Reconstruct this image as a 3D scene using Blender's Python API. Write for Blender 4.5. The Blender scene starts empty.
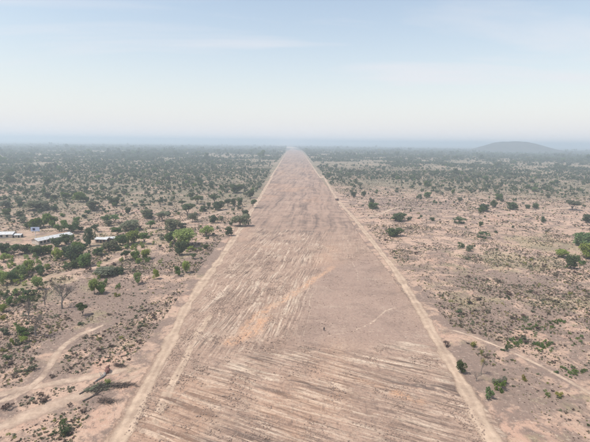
import bpy, bmesh, math, random
import numpy as np
from mathutils import Vector, Matrix

random.seed(7)
RNG = np.random.default_rng(11)
SC = bpy.context.scene
COL = SC.collection

# ------------------------------------------------------------------ camera, sky, sun, exposure
CAM_H = 76.0
F_PX, PW, PH = 412.0, 590.0, 442.0
PITCH = math.atan((221 - 142.0) / F_PX)
YAW = math.atan(2 / F_PX)
ROLL = math.radians(0.7)

_f = np.array([math.sin(YAW) * math.cos(PITCH), math.cos(YAW) * math.cos(PITCH), -math.sin(PITCH)])
_r0 = np.array([math.cos(YAW), -math.sin(YAW), 0.0])
_u0 = np.cross(_r0, _f)
_r = _r0 * math.cos(ROLL) + _u0 * math.sin(ROLL)
_u = _u0 * math.cos(ROLL) - _r0 * math.sin(ROLL)

cam_d = bpy.data.cameras.new('camera')
cam_d.sensor_fit = 'HORIZONTAL'
cam_d.sensor_width = 36.0
cam_d.lens = 36.0 * F_PX / PW
cam_d.clip_start = 0.5
cam_d.clip_end = 150000.0
cam = bpy.data.objects.new('camera', cam_d)
COL.objects.link(cam)
M = Matrix(((_r[0], _u[0], -_f[0], 0), (_r[1], _u[1], -_f[1], 0), (_r[2], _u[2], -_f[2], CAM_H), (0, 0, 0, 1)))
cam.matrix_world = M
SC.camera = cam

SUN_EL, SUN_AZ = math.radians(60), math.radians(-112)    # azimuth from +Y towards +X: high, left and a little behind
w = bpy.data.worlds.new('World')
SC.world = w
w.use_nodes = True
nt = w.node_tree
nt.nodes.clear()
N = nt.nodes.new
sky = N('ShaderNodeTexSky')
sky.sky_type = 'NISHITA'
sky.sun_disc = False
sky.sun_elevation = SUN_EL
sky.sun_rotation = SUN_AZ
sky.altitude = 300
sky.air_density = 1.45
sky.dust_density = 0.7
sky.ozone_density = 0.6
tc = N('ShaderNodeTexCoord')
# thin cirrus sheets: noise on a plane high above, stretched along the wind
sep = N('ShaderNodeSeparateXYZ'); nt.links.new(tc.outputs['Generated'], sep.inputs[0])
zc = N('ShaderNodeMath'); zc.operation = 'MAXIMUM'; zc.inputs[1].default_value = 0.0; nt.links.new(sep.outputs['Z'], zc.inputs[0])
za = N('ShaderNodeMath'); za.operation = 'ADD'; za.inputs[1].default_value = 0.10; nt.links.new(zc.outputs[0], za.inputs[0])
dx = N('ShaderNodeMath'); dx.operation = 'DIVIDE'; nt.links.new(sep.outputs['X'], dx.inputs[0]); nt.links.new(za.outputs[0], dx.inputs[1])
dy = N('ShaderNodeMath'); dy.operation = 'DIVIDE'; nt.links.new(sep.outputs['Y'], dy.inputs[0]); nt.links.new(za.outputs[0], dy.inputs[1])
cmb = N('ShaderNodeCombineXYZ'); nt.links.new(dx.outputs[0], cmb.inputs[0]); nt.links.new(dy.outputs[0], cmb.inputs[1])
mp = N('ShaderNodeMapping'); mp.inputs['Scale'].default_value = (0.45, 1.0, 1); mp.inputs['Rotation'].default_value = (0, 0, math.radians(-14))
nt.links.new(cmb.outputs[0], mp.inputs[0])
cn = N('ShaderNodeTexNoise'); cn.inputs['Scale'].default_value = 0.9; cn.inputs['Detail'].default_value = 7; cn.inputs['Roughness'].default_value = 0.52; cn.inputs['Distortion'].default_value = 0.6
nt.links.new(mp.outputs[0], cn.inputs['Vector'])
cr = N('ShaderNodeValToRGB'); cr.color_ramp.elements[0].position = 0.40; cr.color_ramp.elements[1].position = 0.68
cr.color_ramp.elements[0].color = (0.12, 0.12, 0.12, 1); cr.color_ramp.elements[1].color = (0.8, 0.8, 0.8, 1)
nt.links.new(cn.outputs['Fac'], cr.inputs[0])
vz = N('ShaderNodeMath'); vz.operation = 'MULTIPLY'; vz.inputs[1].default_value = -5.0; nt.links.new(zc.outputs[0], vz.inputs[0])
ve = N('ShaderNodeMath'); ve.operation = 'EXPONENT'; nt.links.new(vz.outputs[0], ve.inputs[0])
vm = N('ShaderNodeMath'); vm.operation = 'MAXIMUM'; nt.links.new(ve.outputs[0], vm.inputs[0])
vs_ = N('ShaderNodeMath'); vs_.operation = 'MULTIPLY'; vs_.inputs[1].default_value = 1.0; nt.links.new(cr.outputs[0], vs_.inputs[0]); nt.links.new(vs_.outputs[0], vm.inputs[1])
cmix = N('ShaderNodeMixRGB'); nt.links.new(vm.outputs[0], cmix.inputs[0]); nt.links.new(sky.outputs[0], cmix.inputs[1])
cmix.inputs[2].default_value = (5.6, 5.6, 5.9, 1)
bg = N('ShaderNodeBackground'); bg.inputs['Strength'].default_value = 0.10
nt.links.new(cmix.outputs[0], bg.inputs['Color'])
wo = N('ShaderNodeOutputWorld'); nt.links.new(bg.outputs[0], wo.inputs['Surface'])

sl = bpy.data.lights.new('sun', 'SUN')
sl.energy = 3.3
sl.angle = math.radians(5)
sl.color = (1.0, 0.95, 0.87)
sun = bpy.data.objects.new('sun', sl)
COL.objects.link(sun)
sd = Vector((math.sin(SUN_AZ) * math.cos(SUN_EL), math.cos(SUN_AZ) * math.cos(SUN_EL), math.sin(SUN_EL)))
sun.rotation_euler = sd.to_track_quat('Z', 'Y').to_euler()
sun.location = (0, 0, 400)

vs = SC.view_settings
vs.view_transform = 'Standard'
vs.look = 'None'
vs.gamma = 1.0
vs.use_curve_mapping = False
vs.exposure = 0.6
SC.cycles.use_denoising = True
SC.cycles.max_bounces = 6
SC.cycles.volume_bounces = 2
SC.cycles.transparent_max_bounces = 12

# ------------------------------------------------------------------ helpers: numbers
def px(x, y, h=0.0):
    """photo pixel -> point on the level ground"""
    d = _f * F_PX + _r * (x - 295.0) - _u * (y - 221.0)
    t = (CAM_H - h) / -d[2]
    return np.array([d[0] * t, d[1] * t])

def mpp(x, y):
    p = px(x, y)
    return math.sqrt(p[0] ** 2 + p[1] ** 2 + CAM_H ** 2) / math.hypot(F_PX, math.hypot(x - 295, y - 221))

_perm = np.random.default_rng(3).random((512, 512)).astype(np.float64)
def vnoise(x, y, seed=0):
    x = np.asarray(x, float) + seed * 37.17; y = np.asarray(y, float) + seed * 91.7
    xi = np.floor(x).astype(np.int64); yi = np.floor(y).astype(np.int64)
    fx = x - xi; fy = y - yi
    fx = fx * fx * (3 - 2 * fx); fy = fy * fy * (3 - 2 * fy)
    a = _perm[xi & 511, yi & 511]; b = _perm[(xi + 1) & 511, yi & 511]
    c = _perm[xi & 511, (yi + 1) & 511]; d = _perm[(xi + 1) & 511, (yi + 1) & 511]
    return (a * (1 - fx) + b * fx) * (1 - fy) + (c * (1 - fx) + d * fx) * fy
def fbm(x, y, seed=0, oct=4):
    s, a, t = 0.0, 0.5, 0.0
    for i in range(oct):
        s = s + a * vnoise(x * 2 ** i, y * 2 ** i, seed + i * 5); t += a; a *= 0.5
    return s / t
def sstep(a, b, x):
    t = np.clip((np.asarray(x, float) - a) / (b - a), 0, 1)
    return t * t * (3 - 2 * t)

def hgt(x, y):
    """the lie of the land: gentle swells beside the strip and a long low rise ahead"""
    x = np.asarray(x, float); y = np.asarray(y, float)
    rise = 7 * sstep(650, 2900, y) * (1 - sstep(3000, 4700, y)) * np.exp(-(x / 1600.0) ** 2)
    side = sstep(75, 140, np.abs(x - 5)) * (1 - sstep(350, 700, np.hypot(x, y)))
    return rise + side * 1.6 * (fbm(x / 70, y / 70, 4, 3) - 0.5)
def H1(x, y):
    return float(hgt(np.array([x]), np.array([y]))[0])

XL, XR = -50.0, 59.0
# far off the strip narrows and bears left
def edge_l(y): return XL + 3.0 * (vnoise(y / 90, y * 0 + 0.5, 8) - 0.5) * 2 + 14 * sstep(2900, 5000, y)
def edge_r(y): return XR + 3.0 * (vnoise(y / 90, y * 0 + 0.5, 9) - 0.5) * 2 - 62 * sstep(2900, 5000, y)

# ------------------------------------------------------------------ helpers: meshes, tags, materials
def tag(o, label=None, cat=None, group=None, kind=None):
    if label: o['label'] = label
    if cat: o['category'] = cat
    if group: o['group'] = group
    if kind: o['kind'] = kind
    return o

def mesh_from(name, verts, faces, mat=None, smooth=False):
    me = bpy.data.meshes.new(name)
    me.from_pydata([tuple(v) for v in verts], [], [tuple(f) for f in faces])
    if mat: me.materials.append(mat)
    if smooth: me.polygons.foreach_set('use_smooth', [True] * len(me.polygons))
    me.update()
    return me

def mesh_np(name, co, quads, mat=None, smooth=False):
    me = bpy.data.meshes.new(name)
    co = np.ascontiguousarray(co, np.float32); quads = np.ascontiguousarray(quads, np.int32)
    me.vertices.add(len(co)); me.vertices.foreach_set('co', co.ravel())
    n, k = quads.shape
    me.loops.add(n * k); me.loops.foreach_set('vertex_index', quads.ravel())
    me.polygons.add(n); me.polygons.foreach_set('loop_start', np.arange(0, n * k, k, dtype=np.int32))
    if smooth: me.polygons.foreach_set('use_smooth', np.ones(n, dtype=bool))
    me.update(calc_edges=True); me.validate()
    if mat: me.materials.append(mat)
    return me

def attr(me, name, val):
    a = me.attributes.new(name, 'FLOAT', 'POINT'); a.data.foreach_set('value', np.asarray(val, np.float32).ravel())

def grid_quads(nr, nc):
    i = np.arange(nr - 1)[:, None] * nc + np.arange(nc - 1)[None, :]
    i = i.ravel()
    return np.stack([i, i + 1, i + nc + 1, i + nc], 1)

def link(name, me, parent=None, loc=None, rot=None):
    o = bpy.data.objects.new(name, me); COL.objects.link(o)
    if parent: o.parent = parent
    if loc is not None: o.location = loc
    if rot is not None: o.rotation_euler = rot
    return o
def empty(name, loc, rz=0.0):
    o = bpy.data.objects.new(name, None); COL.objects.link(o)
    o.location = loc; o.rotation_euler = (0, 0, rz); o.empty_display_size = 0.5
    return o

class NM:
    """small node-material helper"""
    def __init__(s, name):
        s.m = bpy.data.materials.new(name); s.m.use_nodes = True
        s.t = s.m.node_tree; s.t.nodes.clear()
        s.out = s.n('ShaderNodeOutputMaterial')
        s.pos = s.n('ShaderNodeNewGeometry').outputs['Position']
    def n(s, ty, **kw):
        x = s.t.nodes.new(ty)
        for k, v in kw.items(): setattr(x, k, v)
        return x
    def l(s, a, b): s.t.links.new(a, b)
    def set(s, sock, v):
        if hasattr(v, 'is_output'): s.l(v, sock)
        else: sock.default_value = v
    def noise(s, scale, detail=4, rough=0.55, vec=None, dist=0.0, out='Fac'):
        x = s.n('ShaderNodeTexNoise'); x.inputs['Scale'].default_value = scale; x.inputs['Detail'].default_value = detail
        x.inputs['Roughness'].default_value = rough; x.inputs['Distortion'].default_value = dist
        s.l(vec if vec is not None else s.pos, x.inputs['Vector']); return x.outputs[out]
    def math(s, op, a, b=0.0, c=None):
        x = s.n('ShaderNodeMath', operation=op); s.set(x.inputs[0], a); s.set(x.inputs[1], b)
        if c is not None: s.set(x.inputs[2], c)
        return x.outputs[0]
    def ss(s, v, a, b):
        x = s.n('ShaderNodeMapRange', interpolation_type='SMOOTHSTEP'); s.set(x.inputs[0], v)
        x.inputs[1].default_value = a; x.inputs[2].default_value = b; x.inputs[3].default_value = 0; x.inputs[4].default_value = 1
        return x.outputs[0]
    def mix(s, f, a, b, blend='MIX'):
        x = s.n('ShaderNodeMixRGB', blend_type=blend); s.set(x.inputs[0], f)
        for k, v in ((1, a), (2, b)):
            if hasattr(v, 'is_output'): s.l(v, x.inputs[k])
            else: x.inputs[k].default_value = (*v, 1)
        return x.outputs[0]
    def attr(s, name):
        x = s.n('ShaderNodeAttribute', attribute_name=name); return x.outputs['Fac']
    def mapping(s, scale=(1, 1, 1), rz=0.0, vec=None):
        x = s.n('ShaderNodeMapping'); x.inputs['Scale'].default_value = scale; x.inputs['Rotation'].default_value = (0, 0, rz)
        s.l(vec if vec is not None else s.pos, x.inputs[0]); return x.outputs[0]
    def bump(s, h, strength=0.5, dist=0.1):
        x = s.n('ShaderNodeBump'); x.inputs['Strength'].default_value = strength; x.inputs['Distance'].default_value = dist
        s.l(h, x.inputs['Height']); return x.outputs[0]
    def bsdf(s, color, rough=0.9, normal=None, spec=0.2, metallic=0.0, alpha=None):
        b = s.n('ShaderNodeBsdfPrincipled')
        if hasattr(color, 'is_output'): s.l(color, b.inputs['Base Color'])
        else: b.inputs['Base Color'].default_value = (*color, 1)
        s.set(b.inputs['Roughness'], rough); b.inputs['Specular IOR Level'].default_value = spec; b.inputs['Metallic'].default_value = metallic
        if normal is not None: s.l(normal, b.inputs['Normal'])
        if alpha is not None: s.l(alpha, b.inputs['Alpha'])
        s.l(b.outputs[0], s.out.inputs['Surface']); return s.m

SAND_PALE = (0.50, 0.385, 0.30)
SAND = (0.385, 0.285, 0.225)
SOIL_DK = (0.225, 0.165, 0.14)
SOIL_RED = (0.44, 0.265, 0.185)

def mat_ground():
    k = NM('savanna_soil')
    litter, grass, veg = k.attr('litter'), k.attr('grass'), k.attr('veg')
    big = k.noise(0.011, 5, 0.6, dist=0.4)
    mid = k.noise(0.075, 6, 0.68, dist=0.5)
    fine = k.noise(0.42, 5, 0.72)
    c = k.mix(k.ss(big, 0.38, 0.64), (0.415, 0.28, 0.207), (0.47, 0.322, 0.24))
    c = k.mix(k.math('MULTIPLY', k.ss(k.noise(0.03, 4, 0.6, dist=1.0), 0.52, 0.66), 0.6), c, (0.43, 0.26, 0.19))
    lm = k.ss(k.math('ADD', mid, k.math('MULTIPLY', litter, 0.17)), 0.455, 0.58)
    c = k.mix(k.math('MULTIPLY', lm, 0.85), c, (0.19, 0.138, 0.113))                                   # leaf litter, brown crust
    gm = k.ss(k.math('ADD', k.noise(0.05, 6, 0.72), k.math('MULTIPLY', grass, 0.22)), 0.55, 0.68)
    c = k.mix(k.math('MULTIPLY', gm, 0.5), c, (0.26, 0.225, 0.125))                                  # thin yellow-green grass
    c = k.mix(k.math('MULTIPLY', k.ss(fine, 0.52, 0.60), 0.66), c, (0.165, 0.122, 0.098))
    c = k.mix(k.math('MULTIPLY', k.ss(k.noise(0.8, 4, 0.7), 0.55, 0.66), 0.5), c, (0.50, 0.385, 0.30))
    # grey-olive understorey of the open woodland
    vg = k.math('MULTIPLY', veg, k.ss(k.noise(0.021, 6, 0.76, dist=0.6), 0.34, 0.52))
    c = k.mix(k.math('MULTIPLY', vg, 0.85), c, (0.165, 0.147, 0.098))
    # woodland too far off to tell its trees apart, their self-shadow darkened into the colour
    far = k.attr('far')
    pat = k.noise(0.004, 6, 0.7)
    wood = k.mix(k.ss(pat, 0.42, 0.62), (0.058, 0.066, 0.042), (0.098, 0.09, 0.066))
    wood = k.mix(k.ss(k.noise(0.0011, 5, 0.6), 0.58, 0.70), wood, (0.15, 0.125, 0.098))
    c = k.mix(far, c, wood)
    b = k.bump(k.math('ADD', fine, mid), 0.9, 0.6)
    return k.bsdf(c, 0.95, b, 0.1)

def mat_strip():
    k = NM('scraped_soil')
    tone, red, edge, gr = k.attr('tone'), k.attr('red'), k.attr('edge'), k.attr('grey')
    zf, zl = k.attr('front'), k.attr('left')
    def lines(deg, across, along, detail=3, rough=0.6, dist=0.0):
        return k.noise(1.0, detail, rough, vec=k.mapping((1 / along, 1 / across, 1), vec=k.mapping((1, 1, 1), -math.radians(deg), vec=wpos)), dist=dist)
    wn = k.n('ShaderNodeVectorMath', operation='MULTIPLY_ADD'); wc = k.noise(0.018, 1, 0.5, out='Color'); k.l(wc, wn.inputs[0]); wn.inputs[1].default_value = (4, 4, 0); k.l(k.pos, wn.inputs[2]); wpos = wn.outputs[0]
    patch = k.ss(k.noise(0.07, 4, 0.6), 0.36, 0.58)
    zf = k.math('MULTIPLY', zf, k.math('MULTIPLY_ADD', patch, 0.8, 0.2)); zl = k.math('MULTIPLY', zl, k.math('MULTIPLY_ADD', k.ss(k.noise(0.06, 4, 0.6), 0.42, 0.6), 0.75, 0.12))
    big = k.noise(0.03, 5, 0.65)
    c = k.mix(k.ss(big, 0.35, 0.65), (0.325, 0.22, 0.165), (0.38, 0.26, 0.195))
    c = k.mix(k.math('MULTIPLY', k.ss(k.noise(0.05, 6, 0.72, dist=0.4), 0.5, 0.62), 0.6), c, (0.215, 0.148, 0.112))
    c = k.mix(k.math('MULTIPLY', k.ss(k.noise(0.04, 6, 0.72, dist=0.8), 0.54, 0.66), 0.5), c, (0.47, 0.35, 0.26))
    c = k.mix(k.math('MULTIPLY', gr, 0.5), c, (0.275, 0.201, 0.172))
    c = k.mix(k.ss(tone, 0.0, 1.0), c, (0.56, 0.44, 0.335))
    c = k.mix(k.ss(k.math('MULTIPLY', tone, -1.0), 0.0, 0.9), c, (0.145, 0.104, 0.086))
    hs = []
    for z, sets in ((zf, ((-25, 0.95, 30), (-21, 0.5, 18), (-29, 2.0, 40))), (zl, ((80, 0.8, 30), (84, 0.5, 18), (77, 1.9, 45)))):
        for i, (dg, ac, al_) in enumerate(sets):
            n = lines(dg, ac, al_, 2, 0.5, 0.15)
            dk = k.math('MULTIPLY', z, k.math('MULTIPLY', k.math('SUBTRACT', 1.0, k.ss(n, 0.355, 0.43)), (0.8, 0.65, 0.6)[i]))
            lt = k.math('MULTIPLY', z, k.math('MULTIPLY', k.ss(n, 0.58, 0.68), (0.8, 0.6, 0.5)[i]))
            c = k.mix(dk, c, (0.12, 0.084, 0.066)); c = k.mix(lt, c, (0.55, 0.43, 0.33))
            hs.append(k.math('MULTIPLY', k.math('MULTIPLY', n, z), (1.0, 0.5, 1.4)[i]))
    c = k.mix(k.math('MULTIPLY', red, 0.85), c, (0.53, 0.30, 0.18))
    fine = k.noise(0.9, 5, 0.75)
    c = k.mix(k.math('MULTIPLY', k.ss(fine, 0.5, 0.62), 0.5), c, (0.17, 0.122, 0.098))
    c = k.mix(k.math('MULTIPLY', k.ss(k.noise(0.6, 5, 0.75, dist=0.5), 0.53, 0.66), 0.35), c, (0.48, 0.37, 0.285))
    al = k.ss(k.math('ADD', edge, k.math('MULTIPLY', k.math('SUBTRACT', k.noise(0.25, 4, 0.6), 0.5), 1.2)), 0.25, 0.6)
    h = k.math('ADD', fine, k.math('MULTIPLY', k.noise(3.5, 3, 0.6), 0.4))
    for q in hs: h = k.math('ADD', h, q)
    return k.bsdf(c, 0.95, k.bump(h, 0.9, 0.35), 0.1, alpha=al)

def mat_track(name, ca, cb, soft=0.9, amin=0.7):
    k = NM(name)
    edge, rut = k.attr('edge'), k.attr('rut')
    n = k.noise(0.22, 4, 0.6); f = k.noise(1.4, 4, 0.65)
    c = k.mix(k.ss(n, 0.38, 0.62), ca, cb)
    c = k.mix(k.math('MULTIPLY', rut, 0.6), c, (0.60, 0.455, 0.335))
    c = k.mix(k.math('MULTIPLY', k.ss(f, 0.5, 0.72), 0.35), c, (0.3, 0.225, 0.175))
    al = k.ss(k.math('ADD', edge, k.math('MULTIPLY', k.math('SUBTRACT', k.math('ADD', k.math('MULTIPLY', k.noise(0.45, 5, 0.7), 0.6), k.math('MULTIPLY', k.noise(0.09, 3, 0.6), 0.4)), 0.5), soft)), 0.22, 0.66)
    al = k.math('MULTIPLY', al, k.math('MULTIPLY_ADD', k.ss(k.noise(0.13, 5, 0.75), 0.28, 0.66), 1 - amin, amin))
    b = k.bump(f, 0.5, 0.15)
    return k.bsdf(c, 0.95, b, 0.1, alpha=al)

def mat_leaf(name, a, b, trans=0.42, hue=0.12):
    k = NM(name)
    oi = k.n('ShaderNodeObjectInfo').outputs['Random']
    tcx = k.n('ShaderNodeTexCoord').outputs['Object']
    n = k.noise(0.9, 3, 0.6, vec=tcx)
    c = k.mix(k.ss(n, 0.35, 0.65), a, b)
    hs = k.n('ShaderNodeHueSaturation')
    k.l(c, hs.inputs['Color'])
    k.set(hs.inputs['Hue'], k.math('MULTIPLY_ADD', oi, 0.035, 0.4825))
    k.set(hs.inputs['Saturation'], k.math('MULTIPLY_ADD', oi, -0.3, 1.1))
    k.set(hs.inputs['Value'], k.math('MULTIPLY_ADD', k.math('FRACT', k.math('MULTIPLY', oi, 7.3)), 0.5, 0.75))
    d = k.n('ShaderNodeBsdfDiffuse'); k.l(hs.outputs[0], d.inputs[0])
    t = k.n('ShaderNodeBsdfTranslucent'); k.l(hs.outputs[0], t.inputs[0])
    mx = k.n('ShaderNodeMixShader'); mx.inputs[0].default_value = trans
    k.l(d.outputs[0], mx.inputs[1]); k.l(t.outputs[0], mx.inputs[2]); k.l(mx.outputs[0], k.out.inputs['Surface'])
    return k.m

def mat_plain(name, a, b=None, scale=2.0, rough=0.85, spec=0.2, bumpd=0.02, metallic=0.0):
    k = NM(name)
    n = k.noise(scale, 4, 0.6)
    c = k.mix(k.ss(n, 0.35, 0.65), a, b or tuple(v * 0.8 for v in a))
    return k.bsdf(c, rough, k.bump(n, 0.4, bumpd), spec, metallic)

MT = {
    'ground': mat_ground(), 'strip': mat_strip(),
    'track': mat_track('packed_sand_track', (0.475, 0.348, 0.255), (0.40, 0.288, 0.213), 1.5, 0.55),
    'path': mat_track('trodden_sand', (0.46, 0.335, 0.255), (0.42, 0.305, 0.232), 1.9, 0.2),
    'red_path': mat_track('red_sand', (0.44, 0.295, 0.22), (0.40, 0.27, 0.205), 1.6, 0.35),
    'D': mat_leaf('leaf_dark', (0.082, 0.114, 0.05), (0.124, 0.152, 0.075)),
    'G': mat_leaf('leaf_green', (0.115, 0.18, 0.05), (0.168, 0.225, 0.08), 0.5),
    'L': mat_leaf('leaf_lime', (0.235, 0.295, 0.07), (0.29, 0.335, 0.11), 0.5),
    'O': mat_leaf('leaf_olive', (0.16, 0.178, 0.108), (0.215, 0.215, 0.14)),
    'Y': mat_leaf('leaf_yellow', (0.28, 0.25, 0.06), (0.23, 0.235, 0.075), 0.35),
    'T': mat_leaf('dry_grass', (0.20, 0.155, 0.105), (0.135, 0.108, 0.078), 0.15),
    'U': mat_leaf('dead_leaf', (0.125, 0.085, 0.07), (0.09, 0.065, 0.055), 0.1),
    'bark': mat_plain('bark', (0.13, 0.105, 0.085), (0.085, 0.07, 0.058), 3),
    'bare': mat_plain('bare_twig', (0.235, 0.20, 0.175), (0.17, 0.145, 0.13), 3),
    'grey_log': mat_plain('weathered_log', (0.28, 0.255, 0.235), (0.15, 0.135, 0.125), 2.5),
    'burnt_log': mat_plain('charred_log', (0.055, 0.045, 0.04), (0.11, 0.09, 0.08), 2.5),
    'cut': mat_plain('sawn_wood', (0.72, 0.66, 0.58), (0.6, 0.53, 0.45), 3),
    'hollow': mat_plain('dark_hollow', (0.02, 0.016, 0.014), (0.03, 0.025, 0.02), 3),
    'root': mat_plain('root_soil', (0.20, 0.10, 0.085), (0.12, 0.07, 0.06), 2),
    'sheet': mat_plain('galvanised_sheet', (0.54, 0.54, 0.54), (0.40, 0.385, 0.37), 0.8, 0.5, 0.4),
    'wallp': mat_plain('plaster', (0.55, 0.48, 0.41), (0.47, 0.40, 0.34), 0.7),
    'walln': mat_plain('mud_brick', (0.36, 0.265, 0.2), (0.3, 0.22, 0.17), 0.7),
    'shutter_shade': mat_plain('dark_shutter_and_shade', (0.035, 0.04, 0.045), (0.05, 0.055, 0.06), 2),  # windows and doors, also the painted shade on the gable ends
    'steel': mat_plain('painted_steel', (0.7, 0.7, 0.69), (0.62, 0.62, 0.61), 3, 0.5, 0.4),
    'board': mat_plain('pale_blue_board', (0.42, 0.48, 0.62), (0.38, 0.44, 0.58), 1.5, 0.5, 0.4),
    'ink': mat_plain('dark_blue_print', (0.03, 0.035, 0.08), (0.035, 0.04, 0.09), 2),
    'paint': mat_plain('dusty_maroon_paint', (0.10, 0.045, 0.042), (0.13, 0.07, 0.06), 1, 0.5, 0.4),
    'bed': mat_plain('steel_bed', (0.06, 0.05, 0.048), (0.1, 0.08, 0.07), 2, 0.6, 0.4),
    'tyre': mat_plain('rubber', (0.02, 0.02, 0.02), (0.035, 0.03, 0.028), 4),
    'glass': mat_plain('tinted_glass', (0.03, 0.035, 0.04), (0.035, 0.04, 0.045), 1, 0.1, 0.6, 0.0),
    'rim': mat_plain('rim_steel', (0.35, 0.34, 0.33), None, 4, 0.5, 0.5),
    'cloth': mat_plain('dark_cloth', (0.028, 0.026, 0.03), (0.045, 0.04, 0.045), 8),
    'skin': mat_plain('skin', (0.07, 0.04, 0.028), (0.06, 0.034, 0.024), 8),
    'stone': mat_plain('field_stone', (0.3, 0.215, 0.168), (0.19, 0.135, 0.108), 2),
    'hillm': mat_plain('wooded_hill', (0.04, 0.046, 0.036), (0.075, 0.07, 0.058), 0.02),
}

# ------------------------------------------------------------------ ground sheet to the horizon
def build_ground():
    r = [0.0, 12, 24]
    while r[-1] < 42000: r.append(r[-1] * 1.021 + 0.15)
    r = np.array(r)
    a = np.concatenate([np.arange(-180, -56, 6.0), np.arange(-56, 56, 0.3), np.arange(56, 180.1, 6.0)])
    a = np.radians(a)
    R_, A_ = np.meshgrid(r, a, indexing='ij')
    x = R_ * np.sin(A_); y = R_ * np.cos(A_)
    z = hgt(x, y)
    inside = sstep(4, 9, x - XL) * sstep(4, 9, XR - x) * (1 - sstep(2700, 2950, y)) * sstep(-260, -240, y)
    z = z - 0.35 * inside
    me = mesh_np('ground', np.stack([x, y, z], -1).reshape(-1, 3), grid_quads(len(r), len(a))[:, ::-1], MT['ground'], True)
    d = np.hypot(x, y)
    attr(me, 'far', (sstep(2300, 5200, d)).ravel())
    vl = sstep(330, 620, d) * (x < 0) + sstep(560, 820, d) * (x >= 0)
    attr(me, 'veg', vl.ravel())
    def blobs(L):
        v = np.zeros(x.shape)
        for (cx, cy, rx, ry, am) in L:
            c = px(cx, cy); ax = abs(px(cx + rx, cy)[0] - c[0]); ay = abs(px(cx, cy - ry)[1] - px(cx, cy + ry)[1]) * .5
            q = ((x - c[0]) / ax) ** 2 + ((y - c[1]) / ay) ** 2
            v = np.maximum(v, am * np.exp(-q))
        return v
    attr(me, 'litter', blobs([(478, 372, 34, 26, 1.1), (520, 392, 40, 20, .8), (470, 318, 40, 20, .8), (500, 285, 60, 26, .7), (110, 300, 60, 30, .9), (120, 335, 40, 18, .8), (35, 340, 50, 16, .8), (30, 300, 40, 14, .6), (210, 258, 26, 18, .9), (150, 262, 60, 10, .7), (20, 365, 26, 12, .6), (560, 330, 50, 20, .5), (410, 205, 40, 8, .7)]).ravel())
    attr(me, 'grass', blobs([(530, 243, 26, 8, 1), (508, 258, 34, 9, 1), (545, 262, 30, 8, .8), (455, 275, 30, 10, .6), (580, 250, 20, 14, 1), (470, 300, 30, 10, .7), (20, 285, 60, 14, .8), (130, 240, 60, 18, .7), (40, 230, 60, 16, .5), (560, 300, 40, 12, .5)]).ravel())
    o = link('ground', me); tag(o, kind='structure')
build_ground()

def build_hill():
    n = 90
    c = px(507, 200); dirx = c / np.hypot(*c); D = 4600.0
    cx, cy = dirx * D
    # hill drawn across the line of sight: long flat back, gentler on its right
    u = np.linspace(-760, 900, 110); v = np.linspace(-520, 520, 50)
    U, V = np.meshgrid(u, v, indexing='ij')
    prof = np.where(U < 0, np.exp(-np.abs(U / 330.0) ** 2.5), np.exp(-np.abs(U / 360.0) ** 2.2))
    z = 116 * prof * np.exp(-(V / 250.0) ** 2) * (0.90 + 0.16 * fbm(U / 120, V / 120, 6, 5))
    z += 9 * (fbm(U / 160, V / 260, 12, 3) - 0.5) * prof
    px_ = np.array([dirx[1], -dirx[0]])
    x = cx + U * px_[0] + V * dirx[0]; y = cy + U * px_[1] + V * dirx[1]
    me = mesh_np('hill', np.stack([x, y, z - 2.0], -1).reshape(-1, 3), grid_quads(110, 50), MT['hillm'], True)
    tag(link('hill', me), kind='structure')
build_hill()

# ------------------------------------------------------------------ the cleared strip, its furrows and scrapes
def seg_dist(P, A, B):
    d = B - A; L = (d ** 2).sum()
    t = np.clip(((P - A) @ d) / L, 0, 1)
    return np.hypot(P[:, 0] - A[0] - t * d[0], P[:, 1] - A[1] - t * d[1]), t
def poly_sd(P, poly):
    """signed distance, positive inside"""
    best = np.full(len(P), 1e9); ins = np.zeros(len(P), bool); n = len(poly)
    for i in range(n):
        a, b = poly[i], poly[(i + 1) % n]
        best = np.minimum(best, seg_dist(P, a, b)[0])
        c = (a[1] > P[:, 1]) != (b[1] > P[:, 1])
        xx = (b[0] - a[0]) * (P[:, 1] - a[1]) / (b[1] - a[1] + 1e-9) + a[0]
        ins ^= c & (P[:, 0] < xx)
    return np.where(ins, best, -best)

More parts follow.
